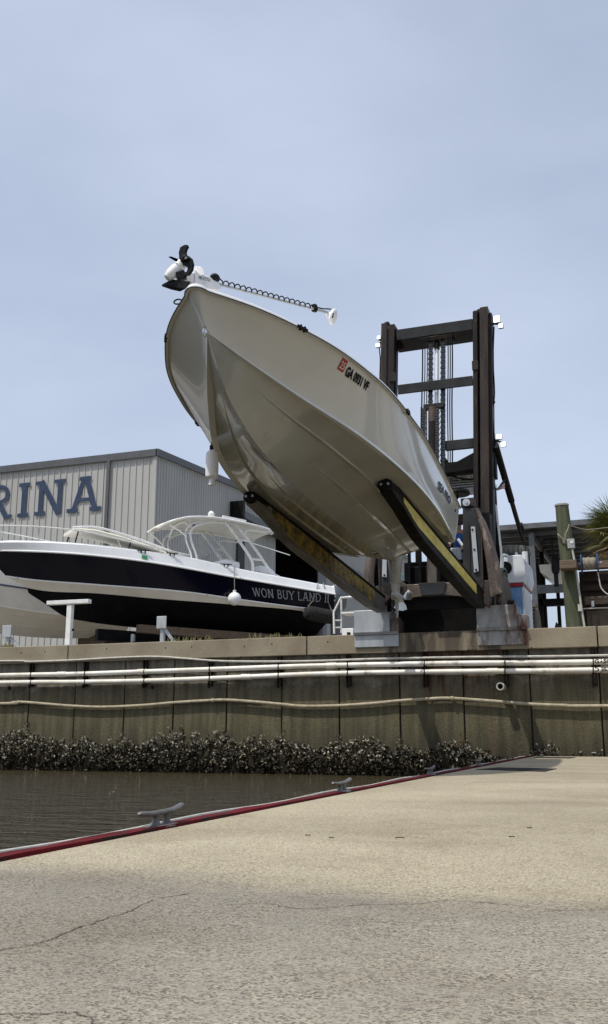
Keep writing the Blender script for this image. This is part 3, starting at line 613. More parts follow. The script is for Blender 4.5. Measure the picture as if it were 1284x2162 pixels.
boat=thing('fishing_boat',POSE[:3],'large white fishing boat with GA 0931 VF lettering raised on the forklift forks','boat')
ts=[i/60 for i in range(55)]+[.915,.93,.94,.95,.958,.966,.974,.981,.987,.992,.996,.999,1]
ts=sorted(set(ts))
hb=MB()
for sd in (1,-1):
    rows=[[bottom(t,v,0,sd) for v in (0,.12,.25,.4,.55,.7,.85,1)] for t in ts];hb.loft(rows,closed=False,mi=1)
    # reverse chine flat
    hb.loft([[bottom(t,1,0,sd),H2W(t*HL*HE,(hz(CW,t)+.02*min(1,(1-t)*8))*sd,hz(CH,t)-.018*min(1,(1-t)*8))] for t in ts],closed=False)
    hb.loft([[H2W(t*HL*HE,(hz(CW,t)+.02*min(1,(1-t)*8))*sd,hz(CH,t)-.018*min(1,(1-t)*8)),H2W(t*HL*HE,(hz(CW,t)+.02*min(1,(1-t)*8))*sd,hz(CH,t)+.012*min(1,(1-t)*8)),topside(t,.035,-.012*min(1,(1-t)*8),sd)] for t in ts],closed=False)
    hb.loft([[topside(t,u,-.012*min(1,(1-t)*8)*(1-u),sd) for u in (.035,.1,.2,.3,.4,.5,.6,.7,.8,.9,1)] for t in ts],closed=False)
# transom
tr=[bottom(0,v,0,1) for v in (0,.25,.55,1)]+[topside(0,u,0,1) for u in (0,.3,.6,1)]+[topside(0,u,0,-1) for u in (1,.6,.3,0)]+[bottom(0,v,0,-1) for v in (1,.55,.25)]
hb.add(tr,[list(range(len(tr)))])
import bmesh
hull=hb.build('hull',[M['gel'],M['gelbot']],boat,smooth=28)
bm=bmesh.new();bm.from_mesh(hull.data);bmesh.ops.remove_doubles(bm,verts=bm.verts,dist=.0015);bmesh.ops.recalc_face_normals(bm,faces=bm.faces);bm.to_mesh(hull.data);bm.free()
for p in hull.data.polygons:p.use_smooth=True
hull.data.set_sharp_from_angle(angle=R(24))
# deck lid
dk_=MB();rows=[[topside(t,1,-.05 if t<.97 else -.01,1)+Vector((0,0,.02)),topside(t,1,-.05 if t<.97 else -.01,-1)+Vector((0,0,.02))] for t in ts]
dk_.loft(rows,closed=False);dk_.build('deck',M['gelwhite'],boat)
# gunwale cap and rub rail
for sd in (1,-1):
    ring=[]
    for t in ts:
        c=topside(t,1,0,sd)
        if t==1: c=topside(1,1,0,sd)
        ring.append(c)
    def outdir(i):
        d=(ring[min(i+1,len(ring)-1)]-ring[max(i-1,0)]).normalized();o=d.cross(Vector((0,0,1)))*sd*-1
        o=Vector((o.x,o.y,0)).normalized();
        if o.x*sd<-.2: o=-o
        if i==len(ring)-1: o=Vector((0,-1,0))
        return o
    def band(pf,name,mat):
        rows=[]
        for i,c in enumerate(ring):
            o=outdir(i);rows.append([c+o*a+Vector((0,0,b)) for a,b in pf])
        return MB().loft(rows).build(name,mat,boat,smooth=50)
    band([(-.07,.038),(.010,.038),(.020,.030),(.022,.010),(.0,.005),(-.07,.015)],'gunwale_cap',M['gelwhite'])
    band([(.0,.006),(.030,.006),(.032,-.002),(.028,-.016),(.0,-.018)],'rub_rail',M['railgrey'] if 'railgrey' in M else M['gel'])
    band([(.03,-.006),(.038,-.006),(.038,-.012),(.03,-.012)],'rail_insert',M['black'])
# strakes
def strake(v,t0,t1,sd,wd=.045):
    rows=[];n=50
    for i in range(n+1):
        t=t0+(t1-t0)*i/n;k=min(1,(t1-t)/(t1-t0)*5);dv=wd/max(hz(CW,t),.15)
        k=max(k,.02)
        rows.append([bottom(t,v-dv*.9*k,-.004,sd),bottom(t,v+dv*.5*k,.020*k,sd),bottom(t,v+dv*.62*k,.016*k,sd),bottom(t,v+dv*.66*k,-.004,sd)])
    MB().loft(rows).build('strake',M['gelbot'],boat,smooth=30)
for sd in (1,-1):
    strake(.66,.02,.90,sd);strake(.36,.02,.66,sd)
# transom bracket, bow eye, drains
e=H2W(HL*HE,0,.953);d_=(H2W(HL,0,1.27)-e).normalized()
be=MB();be.cyl(e+Vector((0,.05,0)),e+Vector((0,-.03,-.0)),.02,n=10)
c=e+Vector((0,-.045,-.01));be.tube([c+Vector((0,math.cos(a)*.035,math.sin(a)*.05)) for a in [k*math.pi/7 for k in range(14)]],.011,6,closed=True)
be.build('bow_eye',M['steel'],boat)
for (t,v,sd,r) in ((.075,.52,-1,.035),(.075,.07,-1,.045),(.10,.14,1,.03)):
    p=bottom(t,v,0,sd);MB().cyl(p+Vector((0,0,.02)),p-Vector((0,0,.012)),r,n=14).build('through_hull',M['black'],boat)
    MB().cyl(p+Vector((0,0,.02)),p-Vector((0,0,.008)),r*1.25,n=14).build('fitting_ring',M['gelwhite'],boat)
for sd in (1,-1):
    q=[bottom(0.0,v,-.01,sd) for v in (.55,.95)];q+=[q[1]+Vector((0,.0,.03)),q[0]+Vector((0,0,.03))]
    MB().prism([q[0],q[1],q[1]+Vector((0,.28,.0)),q[0]+Vector((0,.28,.0))],(0,0,-.006)).build('trim_tab',M['steel'],boat,smooth=0)
# lettering on the port bow
def find_tu(px,py):
    best=None
    d=ray(px,py).normalized()
    for a in range(0,101):
        for b in range(0,41):
            p=topside(a/100,b/40)-CAM;e_=(p-d*p.dot(d)).length
            if best is None or e_<best[0]: best=(e_,a/100,b/40)
    t0,u0=best[1:]
    for k in range(3):
        s=.01/(3**k)
        for a in range(-4,5):
            for b in range(-4,5):
                t=min(1,max(0,t0+a*s/4));u=min(1,max(0,u0+b*s));p=topside(t,u)-CAM;e_=(p-d*p.dot(d)).length
                if e_<best[0]: best=(e_,t,u)
        t0,u0=best[1:]
    return t0,u0
def side_map(pA,pB):
    tA,uA=find_tu(*pA);tB,uB=find_tu(*pB);W=(topside(tA,uA)-topside(tB,uB)).length
    def mp(x,y,o=.004):
        f=x/W;t=tA+(tB-tA)*f;u=uA+(uB-uA)*f;hh=hz(GH,t)-hz(CH,t)
        p=topside(t,u+y/hh);q=topside(t+.004,u+y/hh);r=topside(t,u+y/hh+.01);n=(q-p).cross(r-p).normalized()
        if n.x<0:n=-n
        return p+n*o
    return mp,W
mp,W=side_map((727,791),(775,825));mb=MB();put_text(mb,'GA 0931 VF',.108,None,None,None,bold=.006,width=W,mp=mp);mb.build('registration_lettering',M['black'],boat,smooth=0)
mp,W=side_map((712,779),(724,787));mb=MB();mb.add([mp(0,0),mp(W,0),mp(W,W*.95),mp(0,W*.95)],[[0,1,2,3]]);st_=mb.build('registration_sticker',M['red'],boat,smooth=0)
mb=MB();put_text(mb,'25',W*.8,None,None,None,mp=lambda x,y:mp(x+W*.1,y+W*.18,.008));mb.build('sticker_text',M['white'],st_,smooth=0)
mp,W=side_map((924,1031),(951,1066));mb=MB()
put_text(mb,'SEA PRO',.16,None,None,None,bold=.008,width=W,mp=mp,shear=.25);mb.build('maker_lettering',M['black'],boat,smooth=0)
mp,W=side_map((961,1078),(966,1084));mb=MB().cyl(mp(0,.0,.0),mp(0,0,.012),.022,n=10).build('drain_fitting',M['black'],boat)
# rail cleats on the gunwale
for t,sd in ((.872,1),(.905,-1),(.55,1),(.62,-1)):
    p=topside(t,1,0,sd)+Vector((.035*sd,0,.0));d=(topside(t+.01,1,0,sd)-topside(t-.01,1,0,sd)).normalized()
    MB().bar(p-d*.07,p+d*.07,.02,.035).bar(p-d*.035,p-d*.02,.03,.06).bar(p+d*.02,p+d*.035,.03,.06).build('rail_fitting',M['grease'],boat)
# small ring line on the far gunwale
p=topside(.965,1,.0,-1);q=PX(368,637,p.x-.12)
# mooring loop
a=PY(383,632,p.y);lp=[PY(383,633,p.y),PY(376,632,p.y),PY(369,635,p.y),PY(368,640,p.y),PY(373,642,p.y),PY(381,641,p.y)]
MB().tube(spline(lp,18),.008,6).build('line_loop',M['hose'],boat)
# outboard on the transom
tc=H2W(-.45,0,0)
om=MB()
rows=[]
for z,rx,ry,oy in ((-.55,.045,.14,.0),(-.35,.065,.18,0),(-.1,.09,.2,0),(.15,.13,.21,0),(.4,.16,.2,-.02),(.6,.17,.22,-.03)):
    rows.append([tc+Vector((rx*math.cos(a),oy+ry*math.sin(a),z)) for a in [k*math.pi/8 for k in range(16)]])
mid=om.loft(rows).build('drive_leg',M['drive'],boat)
cw=MB();rows=[]
for z,k,oy in ((.58,.9,0),(.66,1.05,0),(.9,1.1,.02),(1.15,1.0,.03),(1.27,.75,.03),(1.31,.3,.02)):
    rows.append([tc+Vector((.24*k*math.cos(a),oy+.34*k*math.sin(a),z)) for a in [j*math.pi/10 for j in range(20)]])
cw.loft(rows).build('motor_cowl',M['gelwhite'],boat)
MB().box(tc+Vector((-.09,-.42,.05)),tc+Vector((.09,-.16,.62))).build('mount_bracket',M['drive'],boat,bevel=.02)
MB().prism([tc+Vector((x,y,-.30)) for x,y in ((-.03,-.2),(.03,-.2),(.11,.05),(.1,.32),(0,.38),(-.1,.32),(-.11,.05))],(0,0,.02)).build('cavitation_plate',M['drive'],boat)
gb=MB();gb.lathe(tc+Vector((0,-.22,-.52)),(0,1,0),[(.005,0),(.04,.05),(.065,.14),(.075,.28),(.07,.42),(.055,.5)],16);gb.build('gear_case',M['drive'],boat)
MB().prism([tc+Vector((-.008,y,z)) for y,z in ((-.08,-.57),(.16,-.57),(.1,-.86),(.03,-.86))],(.016,0,0)).build('skeg',M['drive'],boat)
pr=MB();pc=tc+Vector((0,.36,-.52));pr.lathe(pc+Vector((0,-.09,0)),(0,1,0),[(.055,0),(.055,.12),(.03,.18)],12)
for k in range(3):
    a0=k*2*math.pi/3+.4;rows=[]
    for r,wd,tw in ((.04,.05,.9),(.1,.1,.7),(.16,.115,.5),(.195,.05,.4)):
        c=pc+Vector((math.cos(a0)*r,0,math.sin(a0)*r));tn=Vector((-math.sin(a0),0,math.cos(a0)));s=(tn*math.cos(tw)+Vector((0,1,0))*math.sin(tw))*wd
        nn=Vector((math.cos(a0),0,math.sin(a0))).cross(s).normalized()*.004
        rows.append([c-s+nn,c+s+nn,c+s-nn,c-s-nn])
    pr.loft(rows)
pr.build('propeller',M['steel'],boat)
MB().lathe(tc+Vector((.0,-.05,-.64)),(0,0,-1),[(.05,0),(.12,.01),(.12,.03),(.02,.04)],16).build('drive_anode',M['gelwhite'],boat) if False else None

# bow trolling motor (a fixed part of the boat)
TX=-3.62
def T(px,py,dx=0,X=None): return PX(px,py,(X if X is not None else TX)+dx)
ybow=H2W(HL-.15,0,1.27).y
def Tn(px,py,dy=0): return PY(px,py,ybow+dy)
# mount base on the bow deck
tm=MB();q0=Tn(404,606,.15);q1=Tn(466,604,.75)
pl=[(384,580),(394,574),(412,575),(432,579),(450,587),(464,597),(471,612),(440,610),(415,606),(396,594)]
body=MB().prism([Tn(x,y,.05+(x-386)/82*.35) for x,y in pl],(-.10,.02,0)).build('trolling_motor_mount',M['whitepl'],boat,bevel=.012,smooth=40)
MB().box(Tn(408,610,.05)+Vector((0,0,-.03)),Tn(466,600,.42)+Vector((-.10,.12,.0))).build('mount_base',M['whitepl'],body,bevel=.008)
MB().prism([Tn(x,y,.18) for x,y in ((411,565),(414,561),(425,563),(431,567),(433,583),(411,579))],(-.08,.03,0)).build('drive_housing',M['whitepl'],body,bevel=.008)
MB().ell(Tn(454,587,.36),(.05,.06,.045)).build('cable_clamp_cover',M['black'],body)
mb=MB();a=Tn(420,593.2,.03+.13);b=Tn(449,601.5,.06+.24);ex=(b-a).normalized();put_text(mb,'MINN KOTA',.05,a+Vector((.0,-.06,.004)),ex,Vector((0,0,1)),bold=.0012,width=(b-a).length);mb.build('mount_lettering',M['black'],body,smooth=0)
# lower rail of the mount, black, projecting past the bow
MB().prism([Tn(x,y,-.08) for x,y in ((351,596),(364,589),(404,594),(400,602),(391,611),(372,607),(352,600))],(-.07,.03,0)).build('mount_ramp',M['black'],body,bevel=.006)
# motor pod
A=Tn(357,583,-.1);Bv=Tn(386,556,-.02);ax=(Bv-A).normalized();LN=(Bv-A).length
pod=MB().lathe(A,ax,[(.01,-.04),(.035,-.03),(.05,0),(.058,.04),(.06,LN*.5),(.058,LN-.02),(.05,LN+.02)],18).build('motor_pod',M['whitepl'],boat)
MB().bar(Tn(373,585,-.08),Tn(392,580,-.04),.06,.09).build('pod_collar',M['black'],pod,bevel=.01)
MB().prism([Tn(x,y,-.12) for x,y in ((357,542),(361,541),(377,547),(374,552))],(-.012,.0,0)).build('motor_fin',M['greymotor'],pod,bevel=.003)
# propeller: two scimitar blades facing the camera
pb=MB();bl1=[(382,553),(378,545),(377,533),(380,522),(388,517),(394,516),(396,521),(393,526),(391,533),(393,540),(400,545)]
bl2=[(383,552),(386,560),(393,563),(396,566),(394,573),(386,576),(378,577),(386,583),(398,580),(405,570),(407,558),(404,546),(396,539)]
pb.prism([Tn(x,y,-.09) for x,y in bl1],(.01,.022,0));pb.prism([Tn(x,y,-.075) for x,y in bl2],(.01,.022,0));pb.lathe(Tn(387,548,-.0),(Tn(393,543,-.14)-Tn(387,548,-.0)),[(.045,0),(.045,.06),(.03,.13),(.018,.15)],14)
pb.build('weedless_propeller',M['black'],pod,bevel=.004)
MB().cyl(Tn(392,545,-.145),Tn(393,544,-.165),.011,n=10).build('propeller_nut',M['steel'],pod)
# shaft, coil cable and head
S0=Tn(462,600,.40);
def along(px,py): return None
S1=PY(692,660,ybow+1.62)
sh=MB().cyl(S0,S1,.0145,n=12).build('motor_shaft',M['drive'],boat)
n=420;turns=17;vs=[]
u_=(S1-S0).normalized();v1=u_.cross(Vector((0,0,1))).normalized();v2=v1.cross(u_)*-1
K0=Tn(459,589,.36)
for i in range(n+1):
    f=i/n;c=S0+(S1-S0)*(.02+.84*f)+Vector((0,0,.026*(1-f*.3)))
    a=f*turns*2*math.pi;vs.append(c+(v1*math.cos(a)+v2*math.sin(a))*.026)
cab=[K0,K0+(vs[0]-K0)*.5+Vector((0,0,.015))]+vs
c9=S0+(S1-S0)*.9
MB().tube(cab,.0068,6).build('coiled_cable',M['hose'],sh)
MB().tube(spline([vs[-1],c9+Vector((0,0,.03)),S0+(S1-S0)*.95+Vector((0,0,-.0+.03)),S1+Vector((0,0,.045)),S1+u_*.05+Vector((0,0,.05))],14),.0075,6).build('cable_end',M['hose'],sh)
MB().cyl(S0+(S1-S0)*.855,S0+(S1-S0)*.885,.034,n=12).ell(S0+(S1-S0)*.87+Vector((0,0,.035)),(.032,.032,.026)).build('depth_collar',M['black'],sh,bevel=.003)
hc=PY(703,668,ybow+1.66)
ux=Vector((1,0,0));hm=Matrix.Rotation(R(18),3,'Y')
hd=MB().ell(hc+Vector((.0,0,-.005)),(.042,.07,.092),hm,20,14).build('control_head',M['whitepl'],sh)
MB().ell(hc+Vector((-.035,-.0,.015)),(.045,.04,.045),hm).build('head_neck',M['whitepl'],hd)
MB().bar(hc+Vector((.012,-.058,-.045)),hc+Vector((.026,-.062,.01)),.006,.014).build('head_marking',M['black'],hd)
# fender hanging from the far gunwale
fx=PX(446,940,-4.75)
ft=thing('boat_fender',fx,'white cylinder fender hanging below the bow of the lifted boat','fender')
c=PX(447,982,-4.75);t0=PX(447,949,-4.75);t1=PX(447,1014,-4.75);Lf=(t0-t1).length;rf=.078
MB().lathe(t1,(0,0,1),[(.02,0),(rf*.6,.012),(rf*.93,.04),(rf,.09),(rf,Lf-.09),(rf*.93,Lf-.04),(rf*.5,Lf-.008),(.02,Lf)],20).build('fender_body',M['whitepl'],ft)
MB().cyl(t1+Vector((0,0,.008)),t1-Vector((0,0,.06)),.035,n=12).build('fender_eye',M['whitepl'],ft)
MB().cyl(t0,t0+Vector((0,0,.05)),.025,n=10).build('fender_top',M['hose'],ft)
MB().tube([t0+Vector((0,0,.03)),PX(446,925,-4.75),PX(446,880,-4.72),PX(441,850,-4.7)],.008,6).build('fender_line',M['rope'],ft)
# ================================================================ marina forklift
YM=.4
M['postgrey']=pm('worn_grey_brown_post',(.13,.11,.085),(.06,.052,.042),2.2,.5,metal=.2,stretch=(2,2,.6),bump=.15)
M['rustdark']=pm('dark_rusty_steel',(.045,.03,.022),(.02,.014,.011),5,.6,metal=.1,bump=.3)
fl=thing('marina_forklift',(-4,2.5,YARD),'huge dark marina forklift with a tall mast parked at the wall edge','forklift')
def X_(px,y,Y): return PY(px,y,Y).x
def vrail(x0,x1,yt,Y0,Y1,mat,zb=2.95,ymid=900):
    a=PY(x0,ymid,Y0).x;b=PY(x1,ymid,Y0).x
    return MB().box((a,Y0,zb),(b,Y1,PY((x0+x1)/2,yt,Y0).z))
# left and right channel pairs
def jitterrail(mb): return mb
vrail(808.5,821,681,YM,YM+.32,0).build('mast_rail',M['mastworn'],fl,bevel=.008,smooth=0)
vrail(823.5,835,684,YM+.03,YM+.34,0,ymid=800).build('inner_rail',M['mast'],fl,bevel=.008,smooth=0)
vrail(835.5,839.5,694,YM+.12,YM+.3,0,ymid=800).build('rail_flange',M['dark'],fl,smooth=0)
vrail(999,1009,656,YM-.02,YM+.3,0).build('inner_rail',M['mast'],fl,bevel=.008,smooth=0)
vrail(1009.3,1014,652,YM+.15,YM+.3,0).build('rail_flange',M['grease'],fl,smooth=0)
vrail(1014.5,1032,647,YM-.05,YM+.33,0).build('mast_rail',M['mastworn'],fl,bevel=.01,smooth=0)
vrail(1034,1040,660,YM+.05,YM+.35,0).build('rail_flange',M['mast'],fl,smooth=0)
for x,yy,Yy in ((829,795,YM+.02),(1003,770,YM-.03)):
    p=PY(x,yy,Yy);MB().box((p.x-.065,Yy-.018,p.z-.12),(p.x+.065,Yy+.02,p.z+.09)).build('rail_collar',M['mastworn'],fl,bevel=.006)
for x,yy in ((815,680),(1004,656),(1023,648)):
    p=PY(x,yy,YM);MB().box((p.x-.05,YM+.05,p.z-.02),(p.x+.05,YM+.2,p.z+.035)).build('rail_cap',M['mast'],fl,bevel=.01)
def cross(x0,yt0,yb0,x1,yt1,yb1,Y,th,mat,name='mast_crossbeam'):
    a=PY(x0,(yt0+yb0)/2,Y);b=PY(x1,(yt1+yb1)/2,Y)
    zt=(PY(x0,yt0,Y).z+PY(x1,yt1,Y).z)/2;zb=(PY(x0,yb0,Y).z+PY(x1,yb1,Y).z)/2
    return MB().box((a.x,Y,zb),(b.x,Y+th,zt)).build(name,mat,fl,bevel=.01,smooth=0)
cross(838,697,718,998,671,696,YM+.06,.05,M['beamgrey'])
# deep arched beam behind
a=PY(838,712,YM+.3);b=PY(1000,690,YM+.3);zt=PY(838,712,YM+.3).z
xs=[a.x+(b.x-a.x)*i/12 for i in range(13)]
lo=[zt-.30-.0*math.sin(i/12*math.pi)+.02*i/12 for i in range(13)]
MB().prism([(x,YM+.3,zt) for x in xs]+[(x,YM+.3,z) for x,z in zip(xs[::-1],lo[::-1])],(0,.2,0)).build('rear_crossbeam',M['dark'],fl,smooth=0)
cross(840,812,831,998,793,814,YM-.03,.05,M['beamgrey'])
cross(940,930,950,1000,925,946,YM+.1,.08,M['beamgrey'])
a=PY(925,985,YM+.25)
cross(838,1000,1022,1000,966,986,YM+.3,.2,M['dark'],'lower_crossbeam')
MB().prism([PY(x,y,YM+.08) for x,y in ((936,960),(948,976),(965,974),(1000,955),(1000,990),(962,997),(936,1000))],(0,.16,0)).build('sheave_bracket',M['dark'],fl,bevel=.01,smooth=0)
# sheave block
a=PY(890,716,YM+.1);MB().box((a.x,YM+.0,PY(890,722,YM).z),(PY(955,712,YM).x,YM+.3,PY(922,708,YM).z)).build('sheave_block',M['grease'],fl,bevel=.01)
# lift cylinders
def vcyl(px,y0,y1,r,Y,mat,name,n=16):
    a=PY(px,y0,Y);b=PY(px,y1,Y);return MB().cyl((a.x,Y,a.z),(a.x,Y,b.z),r,n=n).build(name,mat,fl)
vcyl(922.5,722,860,.044,YM+.15,M['chrome'],'lift_rod')
vcyl(922.5,712,738,.062,YM+.15,M['mastworn'],'rod_cap')
vcyl(914,858,1100,.10,YM+.05,M['mast'],'lift_barrel')
M['rusttop']=pm('rusted_cylinder_head',(.11,.06,.035),(.06,.04,.028),6,.6)
p=PY(914,860,YM+.05);MB().cyl((p.x,YM+.05,p.z),(p.x,YM+.05,p.z-.34),.103,n=16).build('barrel_head',M['rusttop'],fl)
MB().box((PY(894,856,YM).x,YM-.02,PY(915,859,YM).z-.03),(PY(937,856,YM).x,YM+.14,PY(915,852,YM).z)).build('lower_sheave_plate',M['beamgrey'],fl,bevel=.006)
# leaf chains: flat links stacked
def chain(px,y0,y1,Y,w_=.11):
    a=PY(px,y0,Y);b=PY(px,y1,Y);mb=MB();z=a.z;k=0
    while z>b.z:
        o=.0 if k%2 else .012
        mb.box((a.x-w_/2+o,Y-.02,z-.05),(a.x+w_/2-o,Y+.02,z-.006));mb.box((a.x-w_/2+.012,Y-.012,z-.062),(a.x+w_/2-.012,Y+.012,z+.006));z-=.062;k+=1
    mb.build('lift_chain',M['chainm'],fl,smooth=0)
M['chainm']=pm('oily_chain_steel',(.03,.03,.03),(.10,.095,.09),40,.35,metal=.6)
chain(909.5,716,858,YM+.08);chain(935.5,712,1000,YM+.08);chain(900.5,862,1020,YM+.0);chain(928,862,1100,YM+.0,.12)
for px,w_ in ((892,.02),(897,.014),(902,.014),(946,.016),(950.5,.016),(955,.02)):
    a=PY(px,718,YM+.12);b=PY(px,990,YM+.12)
    MB().tube([(a.x+.006*math.sin(i*.9),YM+.12,a.z+(b.z-a.z)*i/10) for i in range(11)],w_*.8,6).build('hydraulic_hose',M['hose'],fl)
MB().box((PY(938,860,YM+.05).x,YM+.1,PY(938,1010,YM).z),(PY(943,860,YM+.05).x,YM+.2,PY(940,715,YM).z)).build('guide_strip',M['dark'],fl,smooth=0)
MB().box((PY(893,860,YM).x,YM+.02,PY(893,1060,YM).z),(PY(896,860,YM).x,YM+.1,PY(893,858,YM).z)).build('guide_strip',M['dark'],fl,smooth=0)
# cables down the mast sides
cp=[(804,722),(801,735),(803,760),(802,800),(804,840)]
MB().tube(spline([PY(x,y,YM+.1) for x,y in cp],16),.012,6).build('lamp_cable',M['hose'],fl)
cp=[(1043,690),(1041,760),(1044,830),(1040,870),(1044,930),(1041,990),(1040,1050)]
MB().tube(spline([PY(x,y,YM+.2) for x,y in cp],30),.018,6).build('lamp_cable',M['hose'],fl)
MB().ell(PY(1041,849,YM+.2),(.05,.05,.05)).build('cable_clip',M['grease'],fl)
# work lights
def lamp(px,py,Y,w_,on,arm,tilt=0):
    c=PY(px,py,Y);t=w_/2
    h=MB().box(c+Vector((-t,-.01,-t)),c+Vector((t,.06,t))).build('work_light',M['galv'],fl,bevel=.01)
    MB().box(c+Vector((-t*.82,-.022,-t*.82)),c+Vector((t*.82,-.012,t*.82))).build('lens',M['lampon'] if on else M['lampdim'],h,smooth=0)
    a=PY(arm[0],arm[1],Y+.03);MB().bar(a,c+Vector((0,.03,-t if arm[1]>py else t)),.03,.03).build('lamp_bracket',M['grease'],h)
lamp(800,713,YM,.085,0,(810,721));lamp(798,729,YM,.1,0,(810,721))
lamp(1049,674,YM,.15,1,(1038,686));lamp(1057.5,688,YM,.105,0,(1038,684))
lamp(1054,922,YM+.1,.115,0,(1040,932));lamp(1063,938,YM+.1,.10,1,(1040,931))
# tilt cylinders
for sx in (0,1):
    a=PY(1046,940,.5);b=PY(1104,1140,4.4);
    if sx: a.x=-8-a.x+.15;b.x=-8-b.x+.15
    m=a+(b-a)*.93
    MB().cyl(a,a+(b-a)*.55,.075,n=14).build('tilt_cylinder',M['dark'],fl)
    MB().cyl(a+(b-a)*.55,b,.055,n=12).build('tilt_rod',M['grease'],fl)
    MB().bar(a+(b-a)*.84+Vector((.06,0,.06)),a+(b-a)*.93+Vector((.06,0,.05)),.05,.09).build('rod_clevis',M['dark'],fl)
a=PY(1041,962,YM+.3);MB().box(a+Vector((-.08,-.1,-.5)),a+Vector((.06,.15,.4))).build('mast_gusset',M['dark'],fl,bevel=.01)
# carriage: shanks, guards, forks (the left set mirrors the right about x=-4)
YF=-.62
def mir(v,s): return Vector((-8.0-v.x,v.y,v.z)) if s else v
for s in (0,1):
    P=lambda x,y,Y=YF:mir(PY(x,y,Y),s)
    sh=MB().prism([P(977,1072),(P(1012,1072)),P(1018,1240),P(978,1262)],(0,.16,0)).build('fork_shank',M['shank'] if 'shank' in M else M['beamgrey'],fl,bevel=.008,smooth=0)
    st=MB().prism([P(994,1112,YF-.035),P(1003,1112,YF-.035),P(1011,1206,YF-.035),P(1001,1209,YF-.035)],(0,.033,0)).build('bolted_strip',M['galv'],sh,bevel=.004,smooth=0)
    for x,y in ((997.5,1118),(1001.5,1160),(1005,1203)):
        c=P(x,y,YF-.05);MB().cyl(c,c+Vector((0,.02,0)),.02,n=8).build('bolt',M['grease'],st)
    for dx in (0,1):
        MB().prism([P(988+dx*26,1110,YF-.02),P(991+dx*26,1110,YF-.02),P(994+dx*27,1240,YF-.02),P(990+dx*27,1240,YF-.02)],(0,.018,0)).build('edge_strip',M['mastworn'],sh,smooth=0)
    c=P(985,1061,YF-.02);hb_=MB().box(c+Vector((-.12,.02,-.08)),c+Vector((.14,.3,.1))).build('roller_bracket',M['mastworn'],fl,bevel=.01)
    MB().cyl(c+Vector((0,-.02,0)),c+Vector((0,.05,0)),.075,n=16).build('roller',M['galv'],hb_);MB().cyl(c+Vector((0,-.04,0)),c+Vector((0,-.0,0)),.03,n=10).build('roller_hub',M['steel'],hb_)
    # curved rusty guard
    L0=[(1003,1075),(1010,1100),(1019,1140),(1026,1180),(1031,1220),(1036,1262)]
    R0=[(1010,1074),(1026,1102),(1041,1142),(1052,1180),(1060,1215),(1063,1250)]
    rows=[]
    for i,((a0,b0),(a1,b1)) in enumerate(zip(L0,R0)):
        A=P(a0,b0,YF-.04);B_=P(a1,b1,YF+.0);n_=6;r1=[];r2=[]
        for k in range(n_+1):
            f=k/n_;q=A.lerp(B_,f)+Vector((0,-.08*math.sin(f*math.pi),0));r1.append(q);r2.append(q+Vector((0,.03,0)))
        rows.append(r1+r2[::-1])
    MB().loft(rows).build('side_guard',M['rustplate'],fl,smooth=40,bevel=.006)
    # heel wedge
    MB().prism([P(972,1232),P(1031,1282),P(1036,1262),P(1034,1225),P(1016,1225)],(0,.22,0)).build('fork_heel',M['rustdark'],fl,bevel=.01,smooth=0)
    MB().box((P(984,1200).x,YF+.17,P(968,1262).z),(P(1036,1200).x,YF+.5,P(1000,1080).z)).build('carriage_side',M['dark'],fl,smooth=0)
# carriage bars
for yt,yb,nm in ((1075,1086,'carriage_bar'),(1240,1262,'carriage_bar')):
    pass
cbx0=-4.98;cbx1=-3.02
zc=PY(940,1232,YF+.2).z;zd=PY(940,1262,YF+.2).z
MB().prism([(cbx0,YF+.2,zc+.02),(cbx1,YF+.2,zc+.02),(cbx1,YF+.2,zd-.04),(-3.75,YF+.2,zd+.05),(-4.25,YF+.2,zd+.05),(cbx0,YF+.2,zd-.04)],(0,.12,0)).build('carriage_plate',M['rustplate'],fl,bevel=.01,smooth=0)
MB().box((cbx0,YF+.34,zd-.2),(cbx1,YF+.42,zd+.02)).build('carriage_bar',M['dark'],fl,smooth=0)
MB().prism([(-4.28,YF+.19,zc+.03),(-3.72,YF+.19,zc+.03),(-3.78,YF+.185,zd+.06),(-4.22,YF+.185,zd+.06)],(0,-.03,0)).build('centre_plate',M['beamgrey'],fl,smooth=0,bevel=.006)
zt_=PY(985,1072,YF).z
MB().box((cbx0,YF+.3,zt_-.25),(cbx1,YF+.42,zt_-.05)).build('carriage_bar',M['grease'],fl,smooth=0)
# centre post behind the carriage
a=PY(903,1200,YM);b=PY(923,1200,YM)
MB().box((a.x,YM-.06,2.9),(b.x,YM+.1,PY(912,1100,YM).z)).build('centre_post',M['postgrey'],fl,bevel=.01)
for x in (862,885):
    a=PY(x,1180,YM+.3);MB().box((a.x,YM+.25,2.9),(a.x+.05,YM+.35,6.6)).build('mast_stay',M['dark'],fl,smooth=0)
